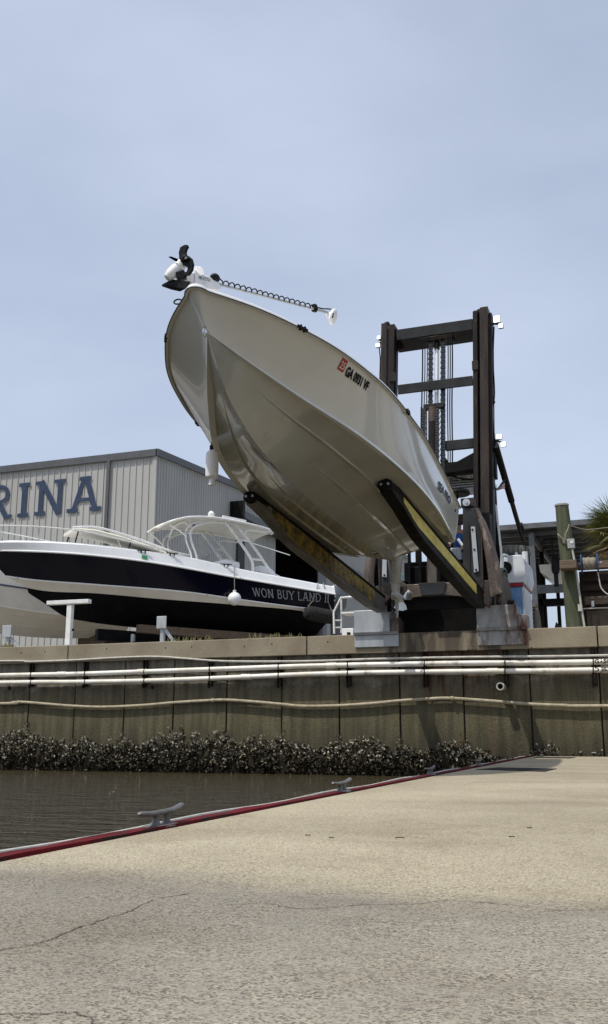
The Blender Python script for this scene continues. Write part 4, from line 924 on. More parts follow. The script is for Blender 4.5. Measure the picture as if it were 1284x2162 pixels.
# forks
FT_Y=-7.58;FR_Y=-.75
def fork(xt,xr,nm,ymat):
    zt=lambda y:interp(y,[(FT_Y,3.935),(FR_Y,3.45)])
    dep=lambda y:interp(y,[(FT_Y,.115),(FT_Y+.5,.15),(FT_Y+1.6,.30),(-3,.34),(-1.6,.35),(FR_Y,.30)])
    xx=lambda y:interp(y,[(FT_Y,xt),(FR_Y,xr)])
    ys=[FT_Y+(FR_Y-FT_Y)*i/24 for i in range(25)]
    hw=.085
    body=MB().loft([[Vector((xx(y)-hw,y,zt(y))),Vector((xx(y)+hw,y,zt(y))),Vector((xx(y)+hw,y,zt(y)-dep(y))),Vector((xx(y)-hw,y,zt(y)-dep(y)))] for y in ys]).build('fork',M['forkunder'] if nm=='r' else M['forkgrey'],fl,smooth=0,bevel=.008)
    pd=lambda y:min(dep(y)-.012,(.20 if nm=='r' else .27)*min(1,.25+(y-FT_Y-.3)/1.3))
    y2=[y for y in ys if FT_Y+.35<y<-1.4]
    for sd in (1,-1):
        MB().loft([[Vector((xx(y)+sd*(hw+.002),y,zt(y)-.022)),Vector((xx(y)+sd*(hw+.008),y,zt(y)-.022)),Vector((xx(y)+sd*(hw+.008),y,zt(y)-pd(y))),Vector((xx(y)+sd*(hw+.002),y,zt(y)-pd(y)))] for y in y2]).build('painted_side',ymat,body,smooth=0)
    MB().loft([[Vector((xx(y)-hw-.015,y,zt(y)+.035)),Vector((xx(y)+hw+.015,y,zt(y)+.035)),Vector((xx(y)+hw+.015,y,zt(y)-.018)),Vector((xx(y)-hw-.015,y,zt(y)-.018))] for y in ys[1:]]).build('rubber_pad',M['forkpad'],body,smooth=0,bevel=.01)
    z0=zt(FT_Y)
    cap=MB().loft([[Vector((xt+x*k,y,z0-.035+z*k2)) for x,z in [(.10*math.cos(a),.082*math.sin(a)) for a in [j*math.pi/8 for j in range(16)]]] for y,k,k2 in ((FT_Y-.07,.8,.8),(FT_Y-.05,1,1),(FT_Y+.25,1,1.05),(FT_Y+.4,.95,1.1))]).build('tip_boot',M['forkpad'],body,smooth=40)
    for dx in (-.045,.05):
        c=Vector((xt+dx,FT_Y-.075,z0-.03));MB().cyl(c+Vector((0,-.012,0)),c+Vector((0,.02,0)),.017,n=10).build('boot_bolt',M['galv'],cap)
fork(-3.01,-3.02,'r',M['yellow']);fork(-4.87,-4.98,'l',M['yellowdirty'])
# chassis
MB().box((-5.1,1.0,3.25),(-2.95,6.3,4.05)).build('chassis',M['dark'],fl,bevel=.03)
MB().box((-4.85,.32,2.80),(-3.15,1.15,3.62)).box((-4.75,.75,3.6),(-3.2,1.15,4.3)).build('front_frame',M['dark'],fl,bevel=.02)
MB().box((-5.0,1.3,4.05),(-3.1,1.5,4.5)).build('dash_panel',M['dark'],fl,bevel=.02)
MB().cyl((-5.3,1.95,3.45),(-2.7,1.95,3.45),.2,n=14).build('front_axle',M['grease'],fl)
MB().cyl((-5.2,5.6,3.3),(-2.8,5.6,3.3),.15,n=14).build('rear_axle',M['grease'],fl)
def wheel(x,y,r,w_,side):
    c=Vector((x,y,YARD+r));tw=MB()
    tw.lathe(c-Vector((w_/2,0,0)),(1,0,0),[(r*.55,0),(r*.9,0),(r*.985,.06),(r,.11),(r,w_-.11),(r*.985,w_-.06),(r*.9,w_),(r*.55,w_)],36)
    for k in range(30):
        a=k*2*math.pi/30
        for s_ in (0,1):
            aa=a+(.1 if s_ else 0);d=Vector((0,math.cos(aa),math.sin(aa)));tn=Vector((0,-math.sin(aa),math.cos(aa)))
            x0=(-w_/2+.03 if s_==0 else .04);x1=(-.04 if s_==0 else w_/2-.03)
            tw.bar(c+d*(r+.012)+Vector((x0,0,0)),c+d*(r+.012)+Vector((x1,0,0))+tn*.05,.055,.06,up=d)
    t=tw.build('tyre',M['tyre'],fl,smooth=30)
    MB().lathe(c-Vector((w_*.3,0,0)),(1,0,0),[(r*.56,0),(r*.56,.05),(r*.3,.1),(r*.3,w_*.5),(r*.56,w_*.55),(r*.56,w_*.6)],24).build('rim',M['greymotor'],t)
wheel(-3.08,1.95,.74,.46,1);wheel(-5.0,1.95,.74,.46,-1);wheel(-2.85,5.9,.62,.42,1);wheel(-5.15,5.9,.62,.42,-1)
# fenders
def fend(x0,x1):
    rows=[]
    for k in range(9):
        a=R(62+k*12);r=.84;y=1.95+math.cos(a)*r;z=YARD+.74+math.sin(a)*r
        rows.append([Vector((x0,y,z)),Vector((x1,y,z)),Vector((x1,y+math.cos(a)*.04,z+math.sin(a)*.04)),Vector((x0,y+math.cos(a)*.04,z+math.sin(a)*.04))])
    MB().loft(rows).build('fender',M['teal'],fl,smooth=40)
fend(-3.34,-2.88);fend(-5.3,-4.8)
# white tank with a red stripe over a blue panel
YB=3.0
xa=PY(1057,1200,YB).x;xb=PY(1104,1200,YB).x
zt=PY(1080,1172,YB).z;zr=PY(1080,1231,YB).z;zr2=PY(1080,1239,YB).z;zb=YARD+.25
top=MB().loft([[Vector((xa,YB,z)),Vector((xb+o,YB,z)),Vector((xb+o,4.6,z)),Vector((xa,4.6,z))] for z,o in ((zr,.0),(zr+.2,.06),(zt-.1,0.04),(zt,-.02))]).build('side_tank',M['mwhite'],fl,bevel=.02,smooth=0)
MB().box((xa+.002,YB+.008,zr2),(xb-.02,4.55,zr-.002)).build('red_stripe',M['mred'],top,smooth=0)
MB().box((xa+.05,YB+.03,zb),(xb-.05,YB+.12,zr2-.002)).build('blue_panel',M['mblue'],top,smooth=0,bevel=.01)
MB().box((xb-.045,YB+.03,zb+.1),(xb-.005,4.5,zr2-.002)).build('tank_skirt',M['mwhite'],top,smooth=0)
MB().cyl(PY(1067,1199,YB-.04),PY(1067,1199,YB+.02),.15,n=20).build('round_opening',M['black'],top)
MB().cyl((xa+.35,YB+.2,zt),(xa+.35,YB+.2,zt+.09),.03,n=10).build('filler_neck',M['mwhite'],top)
# hand rails
hr=[PY(1041,1066,2.2),PY(1044,1065,2.2),PY(1048,1070,2.2),PY(1051,1100,2.2),PY(1058,1160,2.2),PY(1061,1204,2.2)]
MB().tube(hr,.024,8).build('hand_rail',M['mwhite'],fl)
MB().tube([PY(1108,1165,3.6),PY(1110,1195,3.6),PY(1113,1240,3.6)],.07,8).build('rail_post',M['mwhite'],fl)
MB().tube([PY(1060,1204,2.4),PY(1060,1176,2.4),PY(1064,1172,2.4),PY(1072,1174,2.4)],.04,8).build('hand_rail',M['mwhite'],fl)
# operator platform, overhead guard and engine hood
MB().box((-4.9,2.3,4.55),(-3.5,4.2,4.65)).build('platform',M['dark'],fl,bevel=.01)
MB().box((-4.85,3.9,4.65),(-3.6,6.2,5.4)).build('engine_hood',M['dark'],fl,bevel=.04)
for x,y in ((-4.95,2.4),(-3.35,2.4),(-4.95,4.2),(-3.35,4.2)): MB().box((x-.035,y-.035,4.1),(x+.035,y+.035,6.75)).build('guard_post',M['dark'],fl,smooth=0)
g_=MB();g_.box((-5.0,2.35,6.75),(-3.3,4.25,6.83))
for k in range(7): g_.box((-5.0+k*.25,2.35,6.68),(-4.95+k*.25,4.25,6.75))
ug=g_.build('overhead_guard',M['mwhite'],fl,smooth=0)
c=PY(966,1043,2.6);
MB().lathe(c+Vector((0,0,-.03)),(0,0,1),[(.28,0),(.3,.03),(.28,.1),(.1,.12)],24).build('roof_fan',M['black'],ug)
MB().cyl(c+Vector((0,0,-.12)),c+Vector((0,0,-.03)),.02,n=8).build('fan_stem',M['black'],ug)
a=PY(942,1008,2.9);b=PY(1000,1030,2.9);MB().box((a.x,2.9,b.z-.05),(b.x+.05,3.4,a.z+.0)).build('air_unit',M['mwhite'],ug,bevel=.02,smooth=0)
for k in range(4):
    z=b.z+.02+k*.06;MB().box((a.x+.03,2.885,z),(b.x,2.899,z+.02)).build('vent_slot',M['black'],ug,smooth=0)
MB().tube(spline([PY(938,1003,YM+.35),PY(952,1004,YM+.3),PY(968,1009,YM+.3),PY(985,1012,YM+.3),PY(1000,1012,YM+.3)],16),.022,6).build('hydraulic_hose',M['hose'],fl)
MB().tube(spline([PY(945,985,YM+.35),PY(944,1000,YM+.3),PY(940,1020,YM+.3),PY(943,1050,YM+.3)],16),.02,6).build('hydraulic_hose',M['hose'],fl)
# hanging chain near the left fork
mb=MB();a=PY(829,1245,YF-.15);z=a.z;k=0
while z>2.95:
    cc=Vector((a.x+.01*math.sin(z*9),a.y,z));d=Vector((1,0,0)) if k%2 else Vector((0,1,0))
    mb.tube([cc+d*(.022*math.cos(t))+Vector((0,0,.036*math.sin(t))) for t in [j*math.pi/5 for j in range(10)]],.008,5,closed=True);z-=.055;k+=1
mb.build('hanging_chain',M['chainm'],fl)

# the whole mast leans a little to the right
zref9=PY(1010,900,YM).z;ztop7=PY(922,716,YM).z
for o in list(children(fl)):
    n_=o.name.split('.')[0]
    if n_ in ('mast_rail','inner_rail','rail_flange','lift_rod','rod_cap','lift_barrel','barrel_head','lift_chain','guide_strip') or (n_=='hydraulic_hose' and len(o.data.vertices)==66):
        zr0=zref9 if n_ in('mast_rail','inner_rail','rail_flange') else (PY(914,860,YM).z if n_ in('lift_barrel','barrel_head') else ztop7)
        if o.data.vertices[0].co.x-4<-4.5: zr0=PY(822,700,YM).z
        for v in o.data.vertices: v.co.x+=.036*(v.co.z+YARD-zr0)
# spare tyre lying on the tank
c=PY(1079,1166,4.6)
sp=thing('spare_tyre',c,'dusty grey spare tyre lying flat on top of the white tank','tyre')
tw=MB();tw.lathe(c-Vector((0,0,.11)),(0,0,1),[(.26,0),(.38,.0),(.43,.04),(.44,.08),(.44,.15),(.43,.19),(.38,.22),(.26,.22)],32)
for k in range(26):
    aa=k*2*math.pi/26;d=Vector((math.cos(aa),math.sin(aa),0));tw.bar(c+d*.45-Vector((0,0,.09)),c+d*.45+Vector((0,0,.09)),.06,.05,up=d)
tw.build('tread',M['tyrelight'],sp);MB().lathe(c-Vector((0,0,.06)),(0,0,1),[(.26,0),(.2,.03),(.2,.08),(.26,.11)],24).build('rim',M['greymotor'],sp)
z0=zt
MB().box((c.x-.3,4.3,c.z-.55),(c.x+.3,4.9,c.z-.12)).build('tyre_carrier',M['dark'],fl,bevel=.01)
# small flag
fp=PY(1044,1033,YM+.45)
fg=thing('small_flag',fp,'small red white and blue striped flag behind the mast','flag')
tp=PY(1053,1010,YM+.6)
A=PY(1049,1033,.9);Bp=PY(1063,1013,.9)
p00=PY(1045,1035,1.0);p10=PY(1062,1032,1.0);p01=PY(1059,1013,1.0);
e1=PY(1066,1031,1.0)-p00
# flag hangs from a staff at the mast: three-cornered drape
rowsf=[]
def fq(u,v): 
    top=Vector(PY(1044+22*u,1036-24*u,1.0));bot=Vector(PY(1044+22*u,1036-4*u,1.0));q=bot.lerp(top,v);q.y+=.03*math.sin(u*6);return q
for c0,c1,mm in ((0,.5,None),):
    red=MB();wh=MB();bl=MB()
    for k in range(7):
        v0=k/7;v1=(k+1)/7
        for j in range(6):
            u0=j/6;u1=(j+1)/6
            tgt=bl if (v0>.5) else (red if k%2==0 else wh)
            tgt.add([fq(u0,v0),fq(u1,v0),fq(u1,v1),fq(u0,v1)],[[0,1,2,3]])
M['flagred']=pm('flag_red',(.4,.09,.08),None,5,.8);M['flagwhite']=pm('flag_white',(.6,.6,.6),None,5,.8);M['flagblue']=pm('flag_blue',(.02,.035,.08),None,5,.8)
red.build('red_stripes',M['flagred'],fg,smooth=0,recalc=False);wh.build('white_stripes',M['flagwhite'],fg,smooth=0,recalc=False);bl.build('canton',M['flagblue'],fg,smooth=0,recalc=False)
MB().tube([PY(1041,1036,.9),PY(1046,1033,1.0)],.015,6).ell(PY(1044,1034,.98),(.035,.035,.04)).build('staff',M['grease'],fg)

# ---------------------------------------------------------------- operator
def skin_body(name,verts,edges,radii,mat,parent,org,sub=1):
    me=bpy.data.meshes.new(name);me.from_pydata([Vector(v) for v in verts],edges,[]);o=bpy.data.objects.new(name,me);COL.objects.link(o);o.parent=parent
    s=o.modifiers.new('skin','SKIN');s.use_smooth_shade=True
    for i,r in enumerate(radii): me.skin_vertices[0].data[i].radius=(r,r) if not isinstance(r,tuple) else r
    me.skin_vertices[0].data[0].use_root=True
    ss=o.modifiers.new('sub','SUBSURF');ss.levels=sub;ss.render_levels=sub;me.materials.append(mat);return o
M['skin']=pm('skin',(.42,.22,.15),(.36,.18,.12),20,.55);M['shirt']=pm('blue_shirt',(.03,.11,.34),(.02,.08,.26),9,.85);M['sleeve']=pm('grey_sleeve',(.26,.25,.22),(.2,.19,.17),9,.9)
M['jeans']=pm('dark_trousers',(.02,.03,.05),(.03,.04,.06),9,.9);M['cap_red']=pm('dull_red_cap',(.10,.035,.035),(.07,.03,.03),9,.9);M['beard']=pm('grey_beard',(.5,.48,.45),(.35,.33,.3),30,.9)
hd_=PY(969,1101,3.1)
pe=thing('person',(hd_.x,3.1,hd_.z-.86),'man in a dull red cap and blue shirt seated at the forklift controls','person')
b=Vector((0,0,0))  # local: head centre at z .86
V=[(0,.12,.08),(0,.1,.3),(0,.05,.55),(0,.02,.66),(0,0,.74),(0,0,.86),(0,-.0,.94),
   (-.17,.03,.60),(-.22,-.02,.36),(-.2,-.27,.24),(-.19,-.34,.22),
   (.17,.03,.60),(.23,-.03,.36),(.2,-.28,.22),(.19,-.35,.2),
   (-.1,.1,.06),(-.12,-.38,.08),(-.13,-.42,-.36),(-.13,-.55,-.40),
   (.1,.1,.06),(.12,-.38,.08),(.13,-.42,-.36),(.13,-.55,-.40)]
E_=[(0,1),(1,2),(2,3),(3,4),(4,5),(5,6),(2,7),(7,8),(8,9),(9,10),(2,11),(11,12),(12,13),(13,14),(0,15),(15,16),(16,17),(17,18),(0,19),(19,20),(20,21),(21,22)]
Rd=[(.17,.12),(.15,.11),(.17,.11),(.06,.06),(.055,.055),(.085,.1),(.06,.07),.06,.045,.032,.03,.06,.045,.032,.03,.09,.07,.05,.04,.09,.07,.05,.04]
# hands: five fingers on each side
for hs,base in ((-1,10),(1,14)):
    hx,hy,hz_=V[base];pi=len(V);V.append((hx,hy-.05,hz_-.005));E_.append((base,pi));Rd.append((.032,.018))
    for k,(dx,ln) in enumerate(((-.03,.05),(-.01,.06),(.01,.062),(.03,.055))):
        i0=len(V);V+= [(hx+dx,hy-.09,hz_),(hx+dx,hy-.09-ln*.5,hz_-.012),(hx+dx,hy-.09-ln*.7,hz_-.045)];E_+=[(pi,i0),(i0,i0+1),(i0+1,i0+2)];Rd+=[.009,.0085,.007]
    i0=len(V);V+=[(hx-hs*.035,hy-.04,hz_-.01),(hx-hs*.05,hy-.08,hz_-.03)];E_+=[(pi,i0),(i0,i0+1)];Rd+=[.011,.009]
bo=skin_body('body',V,E_,Rd,M['skin'],pe,None)
so=skin_body('shirt',[(0,.12,.1),(0,.1,.3),(0,.05,.54),(0,.03,.63)],[(0,1),(1,2),(2,3)],[(.19,.14),(.17,.13),(.19,.13),(.075,.075)],M['shirt'],pe,None)
for s in (-1,1): skin_body('sleeve',[(s*.12,.04,.6),(s*.18,.03,.59),(s*.225,-.02,.36),(s*.2,-.2,.27)],[(0,1),(1,2),(2,3)],[.075,.075,.058,.045],M['sleeve'],pe,None)
skin_body('trousers',[(0,.12,.06),(-.1,.1,.06),(-.12,-.38,.08),(-.13,-.42,-.3),(.1,.1,.06),(.12,-.38,.08),(.13,-.42,-.3)],[(0,1),(1,2),(2,3),(0,4),(4,5),(5,6)],[(.18,.13),.11,.085,.065,.11,.085,.065],M['jeans'],pe,None)
ORG[pe.name]=Vector((0,0,0))
MB().ell((0,.0,.955),(.098,.108,.06)).prism([(-.075,-.08,.94),(.075,-.08,.94),(.06,-.17,.925),(-.06,-.17,.925)],(0,0,.012)).build('cap',M['cap_red'],pe)
MB().ell((0,-.07,.80),(.06,.045,.06)).build('beard',M['beard'],pe)
MB().ell((0,-.112,.875),(.014,.02,.02)).build('nose',M['skin'],pe)
for s in (-1,1):
    MB().ell((s*.034,-.09,.895),(.013,.01,.009)).build('eye',M['black'],pe)
    MB().ell((s*.09,.005,.875),(.012,.02,.03)).build('ear',M['skin'],pe)
MB().ell((0,-.112,.825),(.022,.008,.006)).build('mouth',M['mred'],pe)
# seat and control lever under him
sc=pe.location
MB().box(sc+Vector((-.24,-.15,-.14)),sc+Vector((.24,.28,-.04))).box(sc+Vector((-.22,.24,-.04)),sc+Vector((.22,.33,.5))).build('operator_seat',M['black'],fl,bevel=.03)
a=PY(967,1138,2.5);b=PY(977,1152,2.5);MB().cyl(a,b,.032,n=8).build('control_lever',M['white'],fl)
MB().ell(PY(980,1160,2.5),(.09,.08,.08)).build('lever_boot',M['rusttop'],fl)
MB().box(PY(950,1155,2.2)+Vector((0,0,-.45)),PY(970,1155,2.2)+Vector((.0,.25,0))).build('control_box',M['galv'],fl,bevel=.03)
# ================================================================ boats on stands
A40=R(40)
def frame(org,ang):
    fd=Vector((-math.sin(ang),-math.cos(ang),0));rt=Vector((math.cos(ang),-math.sin(ang),0));o=Vector(org)
    return lambda s,b,z:Vector((o.x+fd.x*s+rt.x*b,o.y+fd.y*s+rt.y*b,z))
st=PY(705,1300,9.7);rt=Vector((math.cos(A40),-math.sin(A40),0));nvo=Vector((st.x,st.y,0))-rt*1.4
NF=frame(nvo,A40);NL=10.9
nvb=lambda s:1.5*(1-max(0,(s/NL-.45)/.57)**2.4)*min(1,math.sqrt(max(0,(NL-s))/.5)) if s<NL else 0
SHZ=[(0,5.35),(1.5,5.48),(3.5,5.66),(4.75,5.82),(6.5,5.92),(7.8,5.98),(9,6.0),(10.3,5.97),(10.9,5.95)]
NTZ=[(0,5.12),(3.5,5.38),(6.5,5.63),(8.5,5.73),(10.3,5.76),(10.9,5.77)]
STZ=[(0,4.60),(1,4.62),(3.1,4.72),(5,4.84),(7.7,4.93),(9.4,5.03),(10.4,5.18)]
CHZ=[(0,4.42),(.9,4.52),(3.4,4.58),(5.8,4.63),(7.6,4.72),(9.0,4.76),(10.1,5.0)]
KEZ=[(0,3.80),(2.7,3.83),(6.3,3.88),(7.5,3.96),(8.24,4.08),(8.8,4.4),(9.3,4.68),(9.85,5.05),(10.13,5.33),(10.5,5.62),(10.9,5.95)]
def keel_s_at(z):      # where the stem reaches height z
    for i in range(1090,600,-2):
        if smoothi(i/100,KEZ)<=z: return i/100
    return 8
def navy_pt(t,lv,side=1,off=0):
    # t 0..1 along; lv: level name
    if lv=='k':
        s=t*9.3;return NF(s,0,smoothi(s,KEZ))
    tab={'sh':SHZ,'nt':NTZ,'st':STZ,'ch':CHZ}[lv]
    end={'sh':10.9,'nt':10.66,'st':9.95,'ch':9.35}[lv]
    s=t*end;frac={'sh':.945,'nt':1.,'st':.93,'ch':.87}[lv]
    tt=t*NL
    if lv in('sh','nt'): b=nvb(t*NL)*frac
    elif lv=='st': b=1.5*frac*(1-max(0,(t-.38)/.62)**2.1)
    else: b=1.5*frac*(1-max(0,(t-.33)/.67)**1.9)
    return NF(s,(b+off)*side,smoothi(s,tab)-.0)
nb=thing('navy_boat',(st.x,st.y,YARD),'long navy hulled boat with white trim and WON BUY LAND II lettering, on timber bunks','boat')
tt=[i/40 for i in range(35)]+[.88,.9,.92,.94,.955,.97,.98,.988,.994,1.]
def lerp_rows(a,b,n,side,bulge=0):
    rows=[]
    for t in tt:
        A=navy_pt(t,a,side);B=navy_pt(t,b,side);rows.append([A.lerp(B,k/n) for k in range(n+1)])
    return rows
h1=MB();h2=MB();h3=MB();h4=MB()
for sd in (1,-1):
    h1.loft(lerp_rows('k','ch',4,sd),closed=False);h2.loft(lerp_rows('ch','st',3,sd),closed=False)
    h3.loft(lerp_rows('st','nt',5,sd),closed=False);h4.loft(lerp_rows('nt','sh',2,sd),closed=False)
    # rounded sheer shoulder and side deck
    rows=[]
    for t in tt:
        c=navy_pt(t,'sh',sd);s_=NF(0,1*sd,0)-NF(0,0,0);k=min(1,(1-t)*12)
        cen=NF(t*10.9,0,c.z);rows.append([c,c+(cen-c)*.06*1+Vector((0,0,.045*k)),c+(cen-c)*.16+Vector((0,0,.075*k)),c+(cen-c)*.5+Vector((0,0,.05)),cen+Vector((0,0,.05+.02*k))])
    h4.loft(rows,closed=False)
def closeend(mb,pts): mb.add(pts,[list(range(len(pts)))])
closeend(h1,[navy_pt(0,'k'),navy_pt(0,'ch',1),navy_pt(0,'ch',-1)])
closeend(h3,[navy_pt(0,'ch',1),navy_pt(0,'nt',1),navy_pt(0,'nt',-1),navy_pt(0,'ch',-1)])
closeend(h4,[navy_pt(0,'nt',1),navy_pt(0,'sh',1)+Vector((0,0,.06)),navy_pt(0,'sh',-1)+Vector((0,0,.06)),navy_pt(0,'nt',-1)])
h1.build('hull_bottom',M['bottom'],nb,smooth=30);h2.build('boot_top',M['cream'],nb,smooth=40)
h3.build('hull_side',M['navy'],nb,smooth=50);h4.build('deck',M['gelwhite'],nb,smooth=50)
for sd in (1,-1):
    for lv,dz,r,mt,nm in (('st',.0,.022,M['gelwhite'],'white_stripe'),('st',.06,.010,M['gelwhite'],'white_stripe'),('nt',0,.03,M['gelwhite'],'rub_rail')):
        MB().tube([navy_pt(t,lv,sd,.0)+Vector((0,0,dz)) for t in tt],r,6).build(nm,mt,nb)
# boot-top thin dark line
# name on the side
pA=(535,1258);
def navy_uv(px,py):
    d=ray(px,py).normalized();best=None
    for i in range(0,500):
        t=i/500*.5
        for j in range(21):
            p=navy_pt(t,'st').lerp(navy_pt(t,'nt'),j/20)-CAM;e_=(p-d*p.dot(d)).length
            if best is None or e_<best[0]: best=(e_,t,j/20)
    return best[1:]
tA,uA=navy_uv(535,1258);tB,uB=navy_uv(694,1272)
def nside(t,u,off=.01):
    p=navy_pt(t,'st').lerp(navy_pt(t,'nt'),u);n=(navy_pt(t+.01,'st')-navy_pt(t,'st')).cross(navy_pt(t,'nt')-navy_pt(t,'st')).normalized()
    if n.dot(CAM-p)<0:n=-n
    return p+n*off
Wn=(nside(tA,uA)-nside(tB,uB)).length
def nmap(x,y,k=0):
    f=x/Wn;t=tA+(tB-tA)*f;u=uA+(uB-uA)*f;hh=(navy_pt(t,'nt')-navy_pt(t,'st')).length
    return nside(t,u+y/hh,.012+k*.0002)
hN=.265
dummy=MB();Wd=stroke_text(dummy,'WON BUY LAND II',hN,.04,lambda x,y,k:Vector((x,y,0)),serif_h=.022)
kx=Wn/Wd
mb=MB();stroke_text(mb,'WON BUY LAND II',hN,.038,lambda x,y,k:nmap((x+y*.10/kx*0)*kx,y,k),serif_h=.020);mb.build('name_lettering',M['silver'],nb,smooth=0,recalc=False)
# green registration sticker and fittings
def npx(px,py,off=.015):
    d=ray(px,py).normalized();best=None
    for i in range(0,400):
        t=i/400
        for lv,lv2 in (('st','nt'),('nt','sh')):
            for j in range(9):
                p=navy_pt(t,lv).lerp(navy_pt(t,lv2),j/8);e_=((p-CAM)-d*(p-CAM).dot(d)).length
                if best is None or e_<best[0]: best=(e_,p)
    return best[1]+(CAM-best[1]).normalized()*off
g0=[npx(x,y,.03) for x,y in ((300,1173),(311,1174),(311,1180),(300,1179))]
MB().add(g0,[[0,1,2,3]]).build('deck_sticker',M['green'],nb,smooth=0)
for x,y in ((365,1168),(478,1192),(302,1167)):
    c=npx(x,y,.02)+Vector((0,0,.07));MB().bar(c-Vector((.14,.1,0)),c+Vector((.14,.1,.0)),.03,.03).bar(c-Vector((.05,.03,.08)),c-Vector((.05,.03,0)),.03,.03).bar(c+Vector((.05,.03,-.08)),c+Vector((.05,.03,0)),.03,.03).build('deck_cleat',M['grease'],nb)
for x,y in ((36,1228),(437,1258),(506,1222),(511,1222),(709,1258),(708,1266)):
    c=npx(x,y,.0);MB().cyl(c,c+(CAM-c).normalized()*.02,.03,n=8).build('hull_fitting',M['steel'],nb)
# bow rail
zsh=lambda s:smoothi(s,SHZ)
def rail(side):
    pts=[NF(s,nvb(s)*.93*side,zsh(s)+.10+h) for s,h in ((5.0,.0),(6.0,.06),(7.2,.18),(8.2,.30),(9.4,.36),(10.4,.38))]+[NF(10.95,0,zsh(10.9)+.46)]
    MB().tube(spline(pts,24),.018,8).build('bow_rail',M['steel'] if False else M['white'],nb)
    for s,h in ((6.0,.05),(7.2,.18),(8.2,.30),(9.4,.36),(10.3,.38)):
        MB().tube([NF(s-.15,nvb(s)*.9*side,zsh(s)+.03),NF(s,nvb(s)*.93*side,zsh(s)+.1+h)],.014,6).build('rail_post',M['white'],nb)
rail(1);rail(-1)
# fore cabin bulge and sun pad frame on the bow
rows=[]
for s,hw,hh in ((4.4,.9,.0),(5.0,.92,.12),(6.2,.85,.2),(7.4,.6,.2),(8.4,.3,.1),(8.8,.05,.0)):
    rows.append([NF(s,hw*math.cos(a),zsh(s)+.05+hh*math.sin(a)) for a in [k*math.pi/10 for k in range(11)]]+[NF(s,0,zsh(s)-.0)])
MB().loft(rows).build('fore_cabin',M['gelwhite'],nb,smooth=50)
rows=[]
for s,h in ((8.25,.60),(7.6,.64),(6.8,.56),(6.0,.42),(5.3,.26)):
    rows.append([NF(s,.55,zsh(s)+h-.06),NF(s,.5,zsh(s)+h),NF(s,-.5,zsh(s)+h),NF(s,-.55,zsh(s)+h-.06),NF(s,-.5,zsh(s)+h-.09),NF(s,.5,zsh(s)+h-.09)])
MB().loft(rows).build('bow_hatch_cover',M['canopyw'],nb,smooth=50)
MB().tube(spline([NF(8.3,.57,zsh(8)+.60),NF(7.6,.58,zsh(7.6)+.68),NF(6.8,.58,zsh(6.8)+.6),NF(6,.58,zsh(6)+.46),NF(4.8,.6,zsh(5)+.2),NF(3.9,.7,zsh(4)+.08)],24),.035,8).build('cover_rail',M['white'],nb)
for s,h in ((8.2,.56),(6.6,.5)):
    for b in (.5,-.5): MB().tube([NF(s,b,zsh(s)+.1),NF(s-.1,b,zsh(s)+h)],.02,6).build('cover_strut',M['hose'],nb)
# T-top
TT=[(5.62,6.90,.35),(5.52,6.98,.72),(5.2,7.1,.92),(4.8,7.2,1.0),(4.1,7.25,1.05),(3.2,7.21,1.05),(2.4,7.14,1.0),(1.95,7.07,.9),(1.85,7.05,.6)]
rows=[]
for s,z,hw in TT:
    up=[NF(s,hw*math.cos(a),z+.07*math.sin(a)) for a in [k*math.pi/10 for k in range(11)]]
    dn=[NF(s,hw*.97*math.cos(a),z+.07*math.sin(a)-.03) for a in [k*math.pi/10 for k in range(10,-1,-1)]]
    rows.append(up+dn)
MB().loft(rows).build('canopy',M['canopyw'],nb,smooth=60)
for sd in (1,-1):
    edge=[NF(s,hw*sd,z) for s,z,hw in TT]
    MB().tube(spline(edge,30),.036,8).build('canopy_frame',M['white'],nb)
    def tb(pts,r=.034,nm='top_leg'): MB().tube(spline(pts,18) if len(pts)>2 else pts,r,8).build(nm,M['white'],nb)
    b=.9*sd
    tb([NF(4.55,b,5.75),NF(4.58,b,6.08),NF(4.73,b,6.43),NF(4.78,b,6.76),NF(4.57,b,6.98),NF(4.17,b,7.12),NF(3.6,b,7.17)],nm='front_leg')
    tb([NF(4.72,b,5.78),NF(4.75,b,6.08),NF(4.9,b,6.43),NF(4.94,b,6.76),NF(4.75,b,7.0),NF(4.4,b,7.14)],.026,nm='front_leg')
    tb([NF(5.4,b*.85,6.93),NF(5.15,b*.95,6.78),NF(4.9,b,6.6)],.026,nm='front_brace')
    tb([NF(3.66,b,7.24),NF(3.17,b,6.67),NF(2.78,b,6.2),NF(2.66,b,5.95),NF(2.66,b,5.6)],.048,nm='rear_leg')
    tb([NF(3.34,b,7.22),NF(2.61,b,6.47),NF(1.9,b,5.62)],.045,nm='rear_leg')
    tb([NF(3.17,b,6.68),NF(2.83,b,6.68)],.034,'leg_rung');tb([NF(2.74,b,6.11),NF(2.3,b,6.11)],.034,'leg_rung')
    tb([NF(3.0,b*1.05,6.85),NF(2.85,b*1.05,7.0),NF(2.3,b*1.05,7.0),NF(2.1,b*1.05,7.08)],.026,'canopy_handle')
